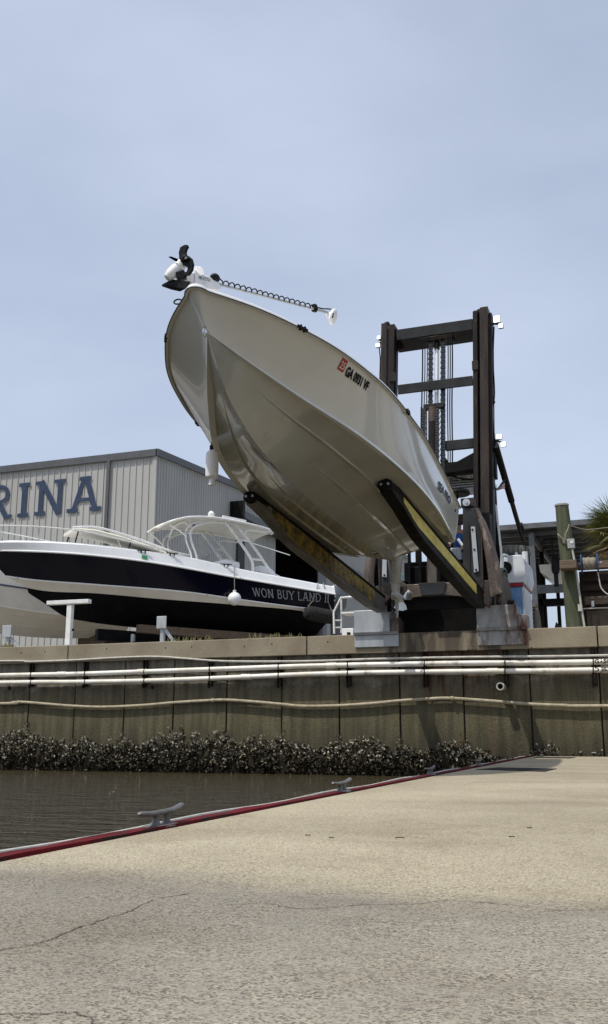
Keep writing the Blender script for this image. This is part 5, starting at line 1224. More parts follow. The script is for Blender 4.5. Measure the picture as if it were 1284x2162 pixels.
# mid arches of the canopy and gear on top
tb([NF(4.75,-.9,6.9),NF(4.8,-.4,7.15),NF(4.8,.4,7.15),NF(4.75,.9,6.9)],.03,'cross_tube')
MB().lathe(NF(3.75,.1,7.26),(0,0,1),[(.03,0),(.03,.22),(.10,.26),(.11,.34),(.05,.42)],14).build('gps_dome',M['whitepl'],nb)
MB().cyl(NF(3.3,.2,7.26),NF(3.3,.2,7.52),.05,n=8).bar(NF(3.4,.2,7.52),NF(2.6,.25,7.44),.08,.09).build('radio_mast',M['whitepl'],nb)
MB().tube([NF(3.4,.8,7.32),NF(2.2,.95,7.14),NF(1.4,1.0,7.0)],.016,6).build('outrigger_pole',M['white'],nb)
MB().tube([NF(2.4,-.8,7.1),NF(.3,-.95,6.75)],.014,6).build('outrigger_pole',M['white'],nb)
for s,b,z in ((4.4,.2,7.2),(3.4,.7,7.14)): MB().cyl(NF(s,b,z),NF(s,b,z-.07),.06,n=10).build('ceiling_lamp',M['black'],nb)
# console and windscreen
MB().prism([NF(4.0,-.5,5.6),NF(2.9,-.5,5.6),NF(2.9,-.5,6.05),NF(3.4,-.5,6.12),NF(3.9,-.5,5.95)],NF(0,1,0)-NF(0,0,0)).build('console',M['gelwhite'],nb,bevel=.04)
MB().prism([NF(3.95,-.5,6.2),NF(3.5,-.5,6.25),NF(3.7,-.45,6.8),NF(4.1,-.45,6.65)],(NF(0,.02,0)-NF(0,0,0))).prism([NF(3.95,-.5,6.2),NF(3.95,.5,6.2),NF(4.15,.45,6.68),NF(4.15,-.45,6.68)],(.01,.01,0)).prism([NF(3.95,.5,6.2),NF(3.5,.5,6.25),NF(3.7,.45,6.8),NF(4.1,.45,6.65)],(NF(0,-.02,0)-NF(0,0,0))).build('windscreen',M['glass'],nb,smooth=0)
MB().ell(NF(1.95,.35,5.82),(.38,.3,.2),Matrix.Rotation(R(20),3,'Y')).box(NF(1.6,.2,5.45)-Vector((.2,.2,0)),NF(1.6,.2,5.8)+Vector((.2,.2,0))).build('helm_seat',M['whitepl'],nb,bevel=.03)
# outboards (two)
def navy_motor(b):
    rows=[]
    for z,k,o in ((4.95,.75,0),(5.05,.95,0),(5.35,1.05,-.02),(5.6,1.0,-.05),(5.74,.8,-.08),(5.79,.35,-.05)):
        rows.append([NF(-.62+o+.40*k*math.cos(a),b+.26*k*math.sin(a),z-.2) for a in [j*math.pi/10 for j in range(20)]])
    c=MB().loft(rows).build('motor_cowl',M['greymotor'],nb)
    p=NF(-.42,b+.275,5.21);q=NF(-.82,b+.275,5.20);mb=MB();ex=(q-p).normalized()
    put_text(mb,'YAMAHA',.13,p+rt*.012,ex,Vector((0,0,1)),bold=.003,width=.40);mb.build('cowl_lettering',M['silver'],c,smooth=0)
    MB().loft([[NF(-.6+rx*math.cos(a),b+ry*math.sin(a),z) for a in [j*math.pi/8 for j in range(16)]] for z,rx,ry in ((4.8,.3,.18),(4.3,.2,.1),(3.6,.2,.06),(3.35,.16,.03))]).build('motor_leg',M['greymotor'],c)
    MB().lathe(NF(-.2,b,3.62),-Vector((-math.sin(A40),-math.cos(A40),0)),[(.01,0),(.08,.12),(.1,.4),(.06,.75)],12).build('gear_case',M['greymotor'],c)
navy_motor(.55);navy_motor(-.55)
# fenders on the navy boat
c=npx(496,1262,.22);fb=thing('ball_fender',c,'round white ball fender hanging on the navy hull','fender')
MB().ell(c,(.20,.20,.20),n=20,k=14).cyl(c+Vector((0,0,.18)),c+Vector((0,0,.26)),.05,n=10).build('ball',M['whitepl'],fb)
tp=npx(496,1198,.06);MB().tube([c+Vector((0,0,.24)),c.lerp(tp,.5)+Vector((0,0,.1)),tp+Vector((0,0,.05)),tp+Vector((-.05,.1,.12))],.012,6).build('rope',M['rope'],fb)
a=npx(652,1288,.25);b=npx(702,1312,.25) ;a=PY(654,1293,nvo.y-.6+0);b=PY(700,1301,nvo.y-.0-.2)
a=navy_pt(.10,'ch',1,.30);b=navy_pt(.0,'ch',1,.30);a.z=4.55;b.z=4.42
a=NF(1.28,1.72,4.45);b=NF(.15,1.72,4.33)
cf=thing('long_fender',a,'long black cylinder fender tied by ropes near the navy stern','fender')
ax=(b-a).normalized();Lb=(b-a).length
MB().lathe(a,ax,[(.03,0),(.15,.04),(.21,.13),(.225,.3),(.225,Lb-.3),(.21,Lb-.13),(.15,Lb-.04),(.03,Lb)],18).build('fender_body',M['rubber'],cf)
for q,(x,y) in ((a,(583,1233)),(b,(601,1235))):
    pass
t1=npx(672,1236,.04);t2=npx(684,1237,.04)
MB().tube([a-ax*.02,npx(662,1268,.05),t1+Vector((0,0,.04)),t1+Vector((-.05,.1,.1))],.012,6).build('rope',M['rope'],cf);MB().tube([b,npx(695,1275,.05),t2+Vector((0,0,.04)),t2+Vector((-.05,.1,.1))],.012,6).build('rope',M['rope'],cf)

# timber bunks and stands beneath the navy boat
def stand(px,pyt,pyb,Y,lab,brace=1):
    p=PY(px,pyt,Y);t=thing('boat_stand',(p.x,p.y,YARD),lab,'boat stand','grey steel boat stands in the yard')
    MB().box((p.x-.14,p.y-.05,p.z-.30),(p.x+.14,p.y-.02,p.z+.02)).build('head_plate',M['galv'],t,smooth=0,bevel=.01)
    MB().box((p.x-.05,p.y,YARD),(p.x+.05,p.y+.1,p.z)).build('post',M['galv'],t,smooth=0)
    if brace: MB().bar((p.x+.05,p.y+.05,p.z-.3),(p.x+.6,p.y+.1,YARD+.02),.07,.07).build('brace',M['galv'],t,smooth=0)
    MB().box((p.x-.35,p.y-.05,YARD),(p.x+.7,p.y+.15,YARD+.06)).build('foot',M['galv'],t,smooth=0)
stand(343,1303,1360,3.0,'grey steel boat stand under the middle of the navy boat')
stand(17,1322,1365,2.0,'grey steel boat stand under the white boat at the left edge')
tb_=thing('timber_bunk',NF(3,.5,3.7),'long weathered timber bunk beam beneath the navy keel','timber beam')
MB().bar(NF(6.3,.75,3.76),NF(-.2,.75,3.66),.2,.24).build('beam',M['wood'],tb_,smooth=0,bevel=.01)
tb2=thing('trailer_frame',NF(3,-.4,3.4),'dark steel trailer frame with wheels under the navy boat','trailer')
MB().bar(NF(7.2,-.2,3.62),NF(-.3,-.2,3.5),.3,.34).bar(NF(7.2,.6,3.3),NF(0,.6,3.3),.14,.12).build('frame_beam',M['dark'],tb2,smooth=0,bevel=.01)
for s in (.6,3.3,6.4):
    MB().bar(NF(s,-1.1,3.3),NF(s,1.1,3.3),.12,.14).build('cross_member',M['dark'],tb2,smooth=0);MB().bar(NF(s,.7,YARD),NF(s,.7,3.6),.09,.09).bar(NF(s,-.7,YARD),NF(s,-.7,3.6),.09,.09).build('trailer_leg',M['galv'],tb2,smooth=0)
for s in (1.2,2.0):
    c=NF(s,.95,YARD+.36);MB().lathe(c-rt*.1,rt,[(.15,0),(.34,.01),(.36,.06),(.36,.16),(.34,.2),(.15,.21)],20).build('wheel',M['rubber'],tb2)
MB().box(NF(6.9,.9,3.1)-Vector((.15,.1,.12)),NF(5.9,.9,3.1)+Vector((.15,.1,.12))).build('bow_block',M['black'],tb2,smooth=0,bevel=.02)
# white boat behind
W0=PY(262,1350,9.4);dzw=W0.z-2.98;WF=frame((W0.x,W0.y,0),R(46))
wb=thing('white_boat',W0,'bare white hull with a thin blue stripe behind the navy bow','boat')
WL=8.6
def wpt(t,lv,sd):
    kz=[(0,3.1),(.2,2.95),(.5,3.0),(.75,3.3),(.9,3.9),(1,4.6)];cz=[(0,3.55),(.4,3.65),(.7,4.0),(1,4.6)];pz=[(0,4.15),(.5,4.42),(1,5.05)];sz=[(0,4.6),(.5,5.1),(1,5.8)]
    e={'k':.93,'c':.93,'p':.96,'s':1}[lv];f={'k':0,'c':.86,'p':.97,'s':1}[lv]
    b=1.25*f*(1-max(0,(t-.35)/.65)**2.2)
    return WF(t*WL*e,b*sd,dzw+smoothi(t,{'k':kz,'c':cz,'p':pz,'s':sz}[lv])+.0)
mb=MB();ws=[i/24 for i in range(25)]
for sd in (1,-1):
    for a_,b_ in (('k','c'),('c','p'),('p','s')): mb.loft([[wpt(t,a_,sd).lerp(wpt(t,b_,sd),k/3) for k in range(4)] for t in ws],closed=False)
mb.add([wpt(0,'k',1),wpt(0,'c',1),wpt(0,'s',1),wpt(0,'s',-1),wpt(0,'c',-1)],[[0,1,2,3,4]])
mb.loft([[wpt(t,'s',1),wpt(t,'s',-1)] for t in ws],closed=False)
mb.build('hull',M['cream'],wb,smooth=25)
MB().tube([wpt(t,'p',1) for t in ws],.03,6).build('blue_stripe',M['letblue'],wb)
for v in (.4,.75): MB().tube([wpt(t,'k',1).lerp(wpt(t,'c',1),v) for t in ws[1:20]],.022,5).build('strake',M['cream'],wb)
MB().tube([wpt(t,'c',1) for t in ws],.03,6).build('chine_rail',M['cream'],wb)
MB().box(WF(1.5,-.3,YARD),WF(.6,.4,3.1+dzw)).build('keel_block',M['wood'],wb,smooth=0)
# white T post
p0=PY(147.5,1362,.75)
tp=thing('t_post',(p0.x,.75,YARD),'white square T-shaped post standing on the wall edge','post')
a=PY(142.5,1300,.75).x;b=PY(152.5,1300,.75).x;zt=PY(147,1276,.75).z
MB().box((a,.7,YARD),(b,.82,zt)).build('upright',M['white'],tp,smooth=0,bevel=.008)
A=PY(102,1273.5,.75);B=PY(190,1269.5,.75);MB().bar(A,B,.15,.095).build('crossbar',M['white'],tp,smooth=0,bevel=.008)
for x,y in ((152.5,1330),): 
    c=PY(x,y,.7);MB().bar(c,c+Vector((.05,-.02,0)),.03,.06).build('hook',M['grease'],tp)
# white boarding ladder and box near the stern
YL=1.1
ld=thing('boarding_ladder',PY(712,1335,YL),'white tubular boarding ladder standing below the navy outboard','ladder')
MB().tube([PY(706,1338,YL),PY(705,1292,YL),PY(720,1262,YL),PY(748,1260,YL)],.026,8).tube([PY(721,1336,YL+.1),PY(721,1263,YL+.1)],.022,8).build('side_frame',M['white'],ld)
MB().tube([PY(705,1292,YL+.5),PY(720,1262,YL+.5),PY(748,1260,YL+.5)],.02,8).build('side_frame',M['white'],ld)
a=PY(720,1290,YL);b=PY(748,1293,YL);MB().box((a.x,YL-.0,b.z-.02),(b.x,YL+.45,b.z+.02)).build('top_step',M['white'],ld,smooth=0,bevel=.006)
for y in (1310,1325): MB().tube([PY(706,y,YL),PY(721,y,YL+.1)],.018,6).build('rung',M['white'],ld)
c=PY(734,1333,.8);bx=thing('white_box',(c.x,.8,CT),'small white plastic box with a black cutout on the wall cap','box')
a=PY(722,1327,.3);b=PY(746,1340,.3);MB().box((a.x,.3,CT),(b.x,.5,a.z)).build('case',M['whitepl'],bx,bevel=.01)
MB().box(((a.x*.55+b.x*.45),.285,CT+.04),((a.x*.25+b.x*.75),.299,CT+.10)).build('cutout',M['black'],bx,smooth=0)
# weeds on the wall top
random.seed(11)
mb=MB()
M['weed']=pm('dry_weeds',(.12,.12,.04),(.2,.17,.08),5,.9)
for k in range(160):
    x=PY(random.choice([random.uniform(350,450),random.uniform(520,640),random.uniform(0,20)]),1350,.6).x
    b=Vector((x,random.uniform(.58,.9),YARD+.06));h=random.uniform(.05,.24);d=Vector((random.uniform(-.1,.1),random.uniform(-.05,.05),h))
    mb.add([b,b+Vector((.012,0,0)),b+d+Vector((.02,0,0)),b+d*.6+Vector((-.008,0,0))],[[0,1,2,3]])
tag(mb.build('weeds',M['weed'],smooth=0,recalc=False),'sparse dry weeds along the top edge of the wall','weeds',kind='stuff')
# ================================================================ warehouse
WX=-18.8;WY=14.6
cor=PY(330,958,WY);WX=cor.x
wh=thing('marina_warehouse',(WX,WY,YARD),'grey ribbed metal warehouse with blue RINA letters on its wall','building')
def ribbed(p0,p1,z0,zf0,zf1,pitch,depth,nrm,name,mat,skip=None):
    p0=Vector(p0);p1=Vector(p1);L_=(p1-p0).length;d=(p1-p0)/L_;n=Vector(nrm);prof=[]
    k=0.
    while k<L_:
        for a,b in ((0,0),(pitch*.80,0),(pitch*.84,depth),(pitch*.94,depth),(pitch*.98,0)):
            if k+a<L_: prof.append((k+a,b))
        k+=pitch
    prof.append((L_,0));mb=MB();zt=lambda s:zf0+(zf1-zf0)*s/L_
    b=[p0+d*s+n*o+Vector((0,0,z0-p0.z)) for s,o in prof];t=[Vector((q.x,q.y,zt(s))) for q,(s,o) in zip(b,prof)]
    mb.loft([b,t],closed=False,caps=False);return mb.build(name,mat,wh,smooth=0,recalc=False)
XL=WX-26
zc=cor.z;
ribbed((XL,WY,0),(WX,WY,0),YARD,zc-.05,zc-.05,.31,.035,(0,-1,0),'front_wall',M['wallL'])
# side wall pieces: before the door, above it, after it
def syz(px,py): return PX(px,py,WX)
q0=PX(520,1037,WX);slope=(q0.z-zc)/(q0.y-WY)
print('warehouse corner z',zc,'slope',slope,'q0',q0)
zr=lambda y:zc+slope*(y-WY)-.05
y1=PX(581,1150,WX).y;y2=PX(684,1180,WX).y;dz=PX(600,1112,WX).z
print('door',y1,y2,dz)
ribbed((WX,WY,0),(WX,y1,0),YARD,zr(WY),zr(y1),.24,.035,(1,0,0),'side_wall',M['wallL'])
ribbed((WX,y1,0),(WX,y2,0),dz,zr(y1),zr(y2),.24,.035,(1,0,0),'side_wall',M['wallL'])
ribbed((WX,y2,0),(WX,y2+22,0),YARD,zr(y2),zr(y2+22),.24,.035,(1,0,0),'side_wall',M['wallL'])
ye=y2+22
mb=MB();mb.add([(XL,WY+.1,zc-.1),(WX-.1,WY+.1,zr(WY)-.05),(WX-.1,ye,zr(ye)-.05),(XL,ye,zr(ye)-.05)],[[0,1,2,3]]);mb.build('roof',M['trim'],wh,smooth=0)
MB().box((XL,ye,YARD),(WX-.05,ye+.1,zr(ye))).build('rear_wall',M['wallD'],wh,smooth=0);MB().box((XL-.1,WY,YARD),(XL,ye,zr(WY))).build('rear_wall',M['wallD'],wh,smooth=0)
MB().box((XL,WY+.14,YARD),(WX-.3,WY+.16,zc-.2)).box((WX-.3,WY+.14,YARD),(WX-.28,y1,zc-.2)).box((WX-.3,y2,YARD),(WX-.28,ye,zc-.2)).build('inner_lining',M['wallD'],wh,smooth=0)
# trims
MB().box((XL,WY-.13,zc-.12),(WX+.1,WY-.052,zc+.18)).build('roof_trim',M['trim'],wh,smooth=0)
MB().prism([(WX+.052,WY-.13,zc-.12),(WX+.052,ye,zr(ye)-.07),(WX+.052,ye,zr(ye)+.23),(WX+.052,WY-.13,zc+.18)],(.10,0,0)).build('roof_trim',M['trim'],wh,smooth=0)
MB().box((WX-.12,WY-.06,YARD),(WX+.06,WY-.0,zc-.12)).build('corner_trim',M['wallL'],wh,smooth=0)
a=PY(228.5,1060,WY);MB().box((a.x-.07,WY-.14,YARD),(a.x+.07,WY-.052,zc-.12)).build('downspout',M['trim'],wh,smooth=0)
# door gear
ya=PX(488,1072,WX).y;za=PX(488,1076,WX).z;yb=y2+8
MB().box((WX+.06,ya,za-.35),(WX+.55,yb,za)).build('door_track',M['trim'],wh,smooth=0)
MB().box((WX+.06,ya-.25,za-.45),(WX+.75,ya,za+.35)).build('track_end',M['dark'],wh,smooth=0)
MB().box((WX+.06,PX(498,1160,WX).y,YARD),(WX+.12,PX(512,1160,WX).y,za-.36)).build('side_window_strip',M['wallD'],wh,smooth=0)
MB().box((WX+.06,y2-1.5,YARD),(WX+.14,y2,za-.36)).build('door_leaf',M['trim'],wh,smooth=0)
# letters
lb=MB();YW=WY-.056
base0=PY(38,1093,WY);
I0=PY(38,1090,WY).x;I1=PY(62,1090,WY).x;N0=PY(73,1088,WY).x;N1=PY(137,1088,WY).x;A0=PY(142,1084,WY).x;A1=PY(215,1082,WY).x
zb=PY(50,1091,WY).z;zb=(PY(50,1091,WY).z+PY(106,1087,WY).z+PY(178,1082,WY).z)/3
ztp=(PY(50,1018.5,WY).z+PY(105,1016,WY).z+PY(178,1008.5,WY).z)/3;Hh=ztp-zb
print('letters',I0,I1,N0,N1,A0,A1,zb,Hh)
def letter(ch,x0,x1):
    d=MB();stroke_text(d,ch,Hh,.20,lambda x,y,k:Vector((x,y,0)),serif_h=.17,sx=1.)
    a=min(v.x for v in d.v);b=max(v.x for v in d.v);s=(x1-x0)/(b-a);mb=MB()
    stroke_text(mb,ch,Hh,.20,lambda x,y,k:Vector((x0+(x-a)*s,YW-.004-k*.0008,zb+y)),serif_h=.17)
    mb.build('letter',M['letblue'],wh,smooth=0,recalc=False)
wN=N1-N0
R1=PY(27,1095,WY).x
letter('I',I0,I1);letter('N',N0,N1);letter('A',A0,A1);letter('R',R1-wN*1.0,R1);letter('A',R1-wN*1.0-.2-(A1-A0),R1-wN-.2);letter('M',R1-wN-.45-(A1-A0)-wN*1.2,R1-wN-.45-(A1-A0))
# low light building patch between boat and fork: a second shed far behind
sh2=thing('far_shed',(-14,66,YARD),'pale grey metal shed seen beneath the lifted hull','building')
a=PY(700,1172,66);b=PY(800,1172,66)
MB().box((a.x-4,66,YARD),(b.x+1,76,a.z)).build('shed_wall',M['wallL'],sh2,smooth=0);MB().box((a.x-4.3,65.6,a.z+.004),(b.x+1.3,76.3,a.z+.25)).build('shed_roof',M['trim'],sh2,smooth=0)
# ================================================================ open rack shed on the right
RY=26.
e0=PY(1045,1117,RY);
M_='rack'
rk=thing('boat_rack_shed',(0,RY,YARD),'open steel boat rack shed with a dark roof behind the forklift','building')
zR=e0.z
xL=PY(1010,1117,RY).x;xR=xL+40
zb_=PY(1100,1196,RY+13).z
slp=(zb_-zR)/13
MB().prism([(xL,RY,zR-.08),(xL,RY+13,zR-.08+slp*13),(xL,RY+13,zR-.02+slp*13),(xL,RY,zR-.02)],(40,0,0)).build('roof_sheet',M['roofu'],rk,smooth=0)
MB().box((xL,RY-.12,zR-.10),(xR,RY-.0,zR+.14)).build('eave_gutter',M['roofbeam'],rk,smooth=0)
for k in range(9):
    y=RY+.9+k*1.45;z=zR-.09+slp*(y-RY);MB().box((xL,y,z-.2),(xR,y+.09,z-.003)).build('purlin',M['roofbeam'],rk,smooth=0)
posts=[PY(1126,1200,RY+.3).x,PY(1126,1200,RY+.3).x+9,PY(1126,1200,RY+.3).x+18]
for i,x in enumerate(posts):
    MB().box((x-.12,RY+.2,YARD),(x+.12,RY+.44,zR+slp*.3-.3)).build('front_post',M['roofbeam'],rk,smooth=0)
    MB().bar((x,RY+.35,zR-.35),(x,RY+12.6,zR-.35+slp*12.3),.12,.35).build('rafter',M['roofbeam'],rk,smooth=0)
    for yy in (4.5,12.6):
        MB().box((x-.1,RY+yy,YARD),(x+.1,RY+yy+.2,zR+slp*yy-.3)).build('inner_post',M['dark'],rk,smooth=0)
    x2=PY(1141,1200,RY+4).x-PY(1126,1200,RY+.3).x+x
for y,xa,xb in ((1246,1108,1300),):
    a=PY(xa,y,RY+2.5);b=PY(xb,y,RY+2.5)
    MB().box((a.x,RY+2.4,a.z-.2),(b.x+20,RY+2.6,a.z+.2)).build('rack_beam',M['roofbeam'],rk,smooth=0)
    MB().box((a.x-2,RY+4.2,a.z-.62),(b.x+20,RY+4.5,a.z-.25)).build('rack_beam',M['dark'],rk,smooth=0)
a=PY(1143,1330,RY+4.3);b=PY(1143,1250,RY+4.3)
MB().box((a.x-.12,RY+4.2,YARD),(a.x+.16,RY+4.4,PY(1143,1190,RY+4.3).z)).build('rack_post',M['dark'],rk,smooth=0)
for (x0,y0,x1,y1_) in ((1131,1262,1142,1275),(1132,1290,1138,1322),(1142,1275,1133,1320),(1135,1180,1128,1240)):
    MB().bar(PY(x0,y0,RY+4.2),PY(x1,y1_,RY+4.2),.07,.07).build('cross_brace',M['dark'],rk,smooth=0)
# small boat on the rack with its motor
c=PY(1166,1225,RY+3);rb=thing('racked_boat',c,'small cream boat with raised black outboard on the rack shed','boat')
za=PY(1165,1198,RY+3).z;zk=PY(1178,1238,RY+3).z;xa=PY(1139,1210,RY+3).x;xb=PY(1198,1210,RY+3).x;xm=(xa+xb)/2+.1;hw=(xb-xa)/2
rows=[]
for y,k,kz in ((0,1,0),(2,1,0),(4,.85,.1),(5.2,.5,.35),(5.9,.05,.6)):
    rows.append([Vector((xm-hw*k,RY+2+y,za+.1*kz)),Vector((xm-hw*.93*k,RY+2+y,za-.35+kz*.3)),Vector((xm,RY+2+y,zk+.12+kz*.8)),Vector((xm+hw*.93*k,RY+2+y,za-.35+kz*.3)),Vector((xm+hw*k,RY+2+y,za+.1*kz))])
MB().loft(rows).build('hull',M['cream'],rb,smooth=25)
c2=PY(1173,1195,RY+1.4)
MB().loft([[Vector((c2.x+.2*k*math.cos(a),RY+1.4+.3*k*math.sin(a),c2.z+z)) for a in [j*math.pi/8 for j in range(16)]] for z,k in ((-.35,.8),(-.2,1),(.25,1),(.45,.6),(.48,.2))]).build('motor_cowl',M['black'],rb)
MB().box(c2+Vector((-.1,-.1,-1.0)),c2+Vector((.1,.15,-.34))).build('motor_leg',M['black'],rb,bevel=.02)
MB().bar(c2+Vector((-.05,0,.45)),c2+Vector((-.1,0,1.3)),.06,.06).bar(c2+Vector((-.5,0,1.3)),c2+Vector((.3,0,1.3)),.12,.1).build('light_pole',M['black'],rb)
# ================================================================ piling and gear at the right
YP=1.1
pb0=PY(1216,1325,YP);pt0=PY(1186,1066,YP)
pg=thing('timber_piling',(pb0.x,YP,YARD),'tall greenish round timber piling leaning behind the wall','piling')
r0=.17;r1=.135
rows=[]
for i in range(25):
    f=i/24;c=Vector((pb0.x,YP,YARD-.3)).lerp(Vector((pt0.x,YP,pt0.z)),f);r=r0+(r1-r0)*f
    rows.append([c+Vector(((r+.006*math.sin(j*2.3+i*.4))*math.cos(2*math.pi*j/22),(r+.006*math.sin(j*1.7+i*.3))*math.sin(2*math.pi*j/22),0)) for j in range(22)])
MB().loft(rows).build('trunk',M['pile'],pg)
ctop=Vector((pt0.x,YP,pt0.z));MB().lathe(ctop-Vector((0,0,.03)),(0,0,1),[(r1+.01,0),(r1+.012,.035),(r1*.9,.05)],22).build('end_cap',M['greybox'],pg)
rp=thing('rope_coil',PY(1192,1150,YP-.2),'thin old rope looped round the timber piling','rope')
MB().tube(spline([PY(1202,1107,YP-.16),PY(1199,1118,YP-.18),PY(1194,1128,YP-.2),PY(1193,1140,YP-.2),PY(1187,1136,YP-.2),PY(1180,1130,YP-.2),PY(1178,1128,YP-.12)],26),.014,6).build('rope_run',M['rope'],rp)
MB().tube(spline([PY(1193,1140,YP-.2),PY(1191,1148,YP-.2),PY(1189,1140,YP-.2)],8),.012,6).build('rope_tail',M['rope'],rp)
MB().tube(spline([PY(1206,1110,YP-.05),PY(1225,1116,YP+.2),PY(1245,1118,YP+.5),PY(1290,1113,YP+1)],16),.012,6).build('rope_span',M['rope'],rp)
eb=thing('electrical_box',PY(1207,1148,YP-.2),'grey electrical box with a white label on the piling','electrical box')
a=PY(1199,1159,YP-.22);b=PY(1213,1138,YP-.22)
bx_=MB().box((a.x,YP-.28,a.z),(b.x,YP-.17,b.z)).build('enclosure',M['greybox'],eb,bevel=.008)
a=PY(1204,1147,YP-.3);b=PY(1210,1141,YP-.3);MB().box((a.x,YP-.29,a.z),(b.x,YP-.2802,b.z)).build('label_plate',M['white'],eb,smooth=0)
MB().tube([PY(1208,1159,YP-.24),PY(1213,1183,YP-.24),PY(1218,1215,YP-.24),PY(1228,1285,YP-.26),PY(1235,1327,YP-.28)],.022,8).build('conduit',M['pvc'],eb)
c=PY(1226,1283,YP-.28);MB().box(c-Vector((.05,.03,.07)),c+Vector((.03,.03,.07))).build('conduit_coupling',M['pvc'],eb)
MB().box(PY(1191,1263,YP-.05),PY(1197,1280,YP+.02)).build('switch',M['grease'],eb)
# timber header beam and reel
hb2=thing('timber_header',PY(1215,1196,YP-.2),'weathered timber beam bolted across the piling','timber beam')
a=PY(1185,1206,YP-.2);b=PY(1219,1186,YP-.2);MB().box((a.x,YP-.5,a.z),(b.x,YP-.17,b.z)).build('beam_end',M['wood'],hb2,smooth=0,bevel=.012)
a=PY(1219,1202,YP+.2);b=PY(1400,1183,YP+.2);MB().box((a.x,YP+.18,a.z),(b.x,YP+.4,PY(1219,1187,YP+.2).z)).build('long_beam',M['wood'],hb2,smooth=0,bevel=.01)
rl=thing('hose_reel',PY(1244,1195,YP),'blue hose reel wound with old rope, on the timber beam','reel')
c=PY(1245,1190,YP-.1);xa=PY(1228,1190,YP-.1).x;xb=PY(1262,1190,YP-.1).x
for x in (xa,xb): MB().lathe((x-.012,c.y,c.z),(1,0,0),[(.02,0),(.19,0),(.20,.012),(.19,.024),(.02,.024)],24).build('reel_flange',M['blue'],rl)
mb=MB()
for k in range(9):
    x=xa+.05+(xb-xa-.1)*k/8;rr=.11+random.uniform(-.01,.01);mb.tube([Vector((x,c.y+rr*math.cos(a),c.z+rr*math.sin(a))) for a in [j*math.pi/10 for j in range(20)]],.021,6,closed=True)
mb.build('wound_rope',M['rope'],rl);MB().cyl((xa-.06,c.y,c.z),(xb+.08,c.y,c.z),.03,n=10).build('axle',M['greybox'],rl)
MB().tube(spline([PY(1262,1205,YP-.1),PY(1265,1222,YP-.1),PY(1269,1240,YP-.1),PY(1279,1252,YP-.1),PY(1292,1258,YP-.1)],14),.014,6).build('loose_hose',M['pvc'],rl)
# timber kiosk
ks=thing('timber_kiosk',PY(1290,1325,YP+1),'dark stained timber kiosk behind the piling at the right edge','kiosk')
a=PY(1222,1207,YP+.5);x0=a.x
MB().box((x0,YP+.5,YARD),(x0+5,YP+3,a.z)).build('dark_wall',M['wooddark'],ks,smooth=0)
def board(y0,y1,xpx,mat,Y,nm):
    a=PY(xpx,y0,Y);b=PY(xpx,y1,Y);MB().box((a.x,Y-.0,b.z),(a.x+4,Y+.06,a.z)).build(nm,mat,ks,smooth=0,bevel=.006)
board(1214,1228,1228,M['wooddark'],YP+.40,'board');board(1236,1248,1228,M['wooddark'],YP+.40,'board')
board(1260,1277,1234,M['wood'],YP+.30,'ledge_board');board(1284,1286.5,1226,M['pvc'],YP+.2,'rail_pipe')
M['cab']=pm('brown_cabinet',(.10,.075,.05),(.07,.052,.035),4,.7)
a=PY(1238,1290,YP+.35);MB().box((a.x,YP+.35,YARD),(a.x+4,YP+.45,a.z)).build('cabinet_front',M['cab'],ks,smooth=0)
for x0p,x1p in ((1249,1263),(1265,1282)):
    a=PY(x0p,1297,YP+.33);b=PY(x1p,1330,YP+.33);MB().box((a.x,YP+.325,YARD),(b.x,YP+.345,a.z)).build('cabinet_door',M['cab'],ks,smooth=0,bevel=.006)
c=PY(1252,1281,YP+.25);MB().cyl(c,c+Vector((0,0,.12)),.03,n=8).build('white_cup',M['white'],ks)
# black wedge and red rail on the cap
c=PY(1178,1325,.7);wd=thing('black_wedge',c,'small black wedge shape standing on the red strip','wedge')
MB().prism([PY(1171,1325,.7),PY(1190,1326,.7),PY(1184,1322,.7),PY(1174,1313,.7)],(0,.15,0)).build('wedge_block',M['black'],wd,smooth=0)
rs=thing('red_kerb_strip',PY(1170,1327,.6),'short red strip along the wall top, left of the piling','strip')
a=PY(1135,1326.8,.6);b=PY(1196,1325,.6);MB().box((a.x,.58,CT+.0),(b.x,.7,CT+.035)).build('strip',M['mred'],rs,smooth=0)
gr=MB();
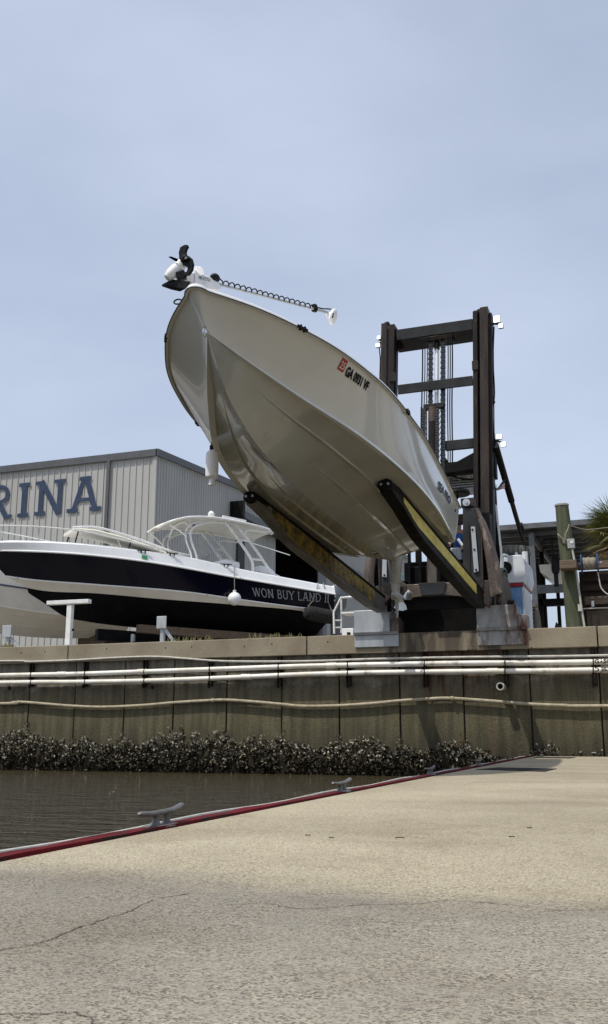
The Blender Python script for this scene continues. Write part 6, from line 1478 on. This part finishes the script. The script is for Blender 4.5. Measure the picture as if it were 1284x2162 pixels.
# ================================================================ palm
random.seed(5)
pc=PY(1316,1134,8.)
pm_=thing('palm_tree',(pc.x,8,YARD),'shaggy green and yellow palm crown entering at the right edge','palm tree')
MB().tube([(pc.x+.1,8,YARD),(pc.x,8,pc.z-1.2),(pc.x,8,pc.z)],[.2,.17,.15],14).build('trunk',M['wood'],pm_)
def leafmat(name,c1,c2):
    m=pm(name,c1,c2,3,.55);return m
M['palmg']=leafmat('palm_leaf_green',(.07,.10,.018),(.16,.18,.04));M['palmy']=leafmat('palm_leaf_yellow',(.28,.24,.06),(.20,.18,.05));M['palmb']=leafmat('palm_leaf_dry',(.24,.17,.08),(.17,.12,.06))
lv=MB()
for k in range(95):
    th=random.uniform(0,2*math.pi);ph=math.asin(random.uniform(-.85,1))
    d=Vector((math.cos(th)*math.cos(ph),math.sin(th)*math.cos(ph),math.sin(ph)));b=pc
    pl=random.uniform(.35,.65);c=b+d*pl;mi=2 if ph<-.45 else (1 if ph<.15 and random.random()<.45 else 0)
    lv.tube([b,c],.012,4,mi=mi)
    side=d.cross(Vector((0,0,1)));side=side.normalized() if side.length>.1 else Vector((1,0,0));up=side.cross(d)
    nL=30
    for j in range(nL):
        a=(j/(nL-1)-.5)*R(175);ln=random.uniform(.75,1.0)*(1-.18*abs(a));e=(d*math.cos(a)+side*math.sin(a)+up*.18*math.cos(a*2)).normalized()
        w_=e.cross(up).normalized()*.013
        m1=c+e*ln*.55;tipd=Vector((0,0,-random.uniform(.05,.3)*ln*(1.0 if ph>-.3 else .3)));t2=c+e*ln+tipd
        mm=mi if random.random()<.85 else 1
        lv.add([c-w_*.3,c+w_*.3,m1+w_,m1-w_],[[0,1,2,3]],mm);lv.add([m1-w_,m1+w_,t2],[[0,1,2]],mm)
lv.build('crown',[M['palmg'],M['palmy'],M['palmb']],pm_,smooth=0,recalc=False)
# ================================================================ sky, sun, camera
SUN=Vector((.27,.36,-.89)).normalized()   # travel direction of the light
elev=math.asin(-SUN.z);az=math.atan2(-SUN.x,-SUN.y)
wd_=bpy.data.worlds.new('World');SC.world=wd_;wd_.use_nodes=True;nt=wd_.node_tree;L=nt.links.new
bg=nt.nodes['Background'];sky=nt.nodes.new('ShaderNodeTexSky');sky.sky_type='NISHITA';sky.sun_disc=False;sky.sun_elevation=elev;sky.sun_rotation=az;sky.altitude=0;sky.air_density=1.0;sky.dust_density=3.5;sky.ozone_density=1.5
tc=nt.nodes.new('ShaderNodeTexCoord');
mp=nt.nodes.new('ShaderNodeMapping');mp.inputs['Scale'].default_value=(1,1,2.2);L(tc.outputs['Generated'],mp.inputs['Vector'])
nz=nt.nodes.new('ShaderNodeTexNoise');nz.inputs['Scale'].default_value=1.6;nz.inputs['Detail'].default_value=7;nz.inputs['Roughness'].default_value=.5;L(mp.outputs['Vector'],nz.inputs['Vector'])
mr=nt.nodes.new('ShaderNodeMapRange');mr.inputs['From Min'].default_value=.35;mr.inputs['From Max'].default_value=.75;mr.inputs['To Min'].default_value=.40;mr.inputs['To Max'].default_value=.74;L(nz.outputs['Fac'],mr.inputs['Value'])
mx=nt.nodes.new('ShaderNodeMix');mx.data_type='RGBA';mx.inputs['B'].default_value=(5.8,6.5,7.9,1);L(sky.outputs['Color'],mx.inputs['A']);L(mr.outputs['Result'],mx.inputs['Factor'])
L(mx.outputs['Result'],bg.inputs['Color']);bg.inputs['Strength'].default_value=.104
sd=bpy.data.lights.new('sun','SUN');sd.energy=3.0;sd.angle=R(.8);sd.color=(1,.965,.90);so_=bpy.data.objects.new('sun',sd);COL.objects.link(so_);so_.rotation_euler=SUN.to_track_quat('-Z','Y').to_euler();so_.location=(0,0,40)
cd=bpy.data.cameras.new('camera');co=bpy.data.objects.new('camera',cd);COL.objects.link(co);SC.camera=co
co.location=CAM;cd.sensor_fit='VERTICAL';cd.sensor_height=24;cd.lens=24*F_/2162;cd.clip_end=3000;cd.clip_start=.05
fw=Vector((-math.sin(PSI)*math.cos(PT),math.cos(PSI)*math.cos(PT),math.sin(PT)));co.rotation_euler=fw.to_track_quat('-Z','Y').to_euler()
SC.view_settings.view_transform='Standard';SC.view_settings.look='None';SC.view_settings.exposure=.3;SC.view_settings.gamma=1
for o in list(bpy.data.objects):
    if o.type=='MESH' and len(o.data.vertices)==0: bpy.data.objects.remove(o)
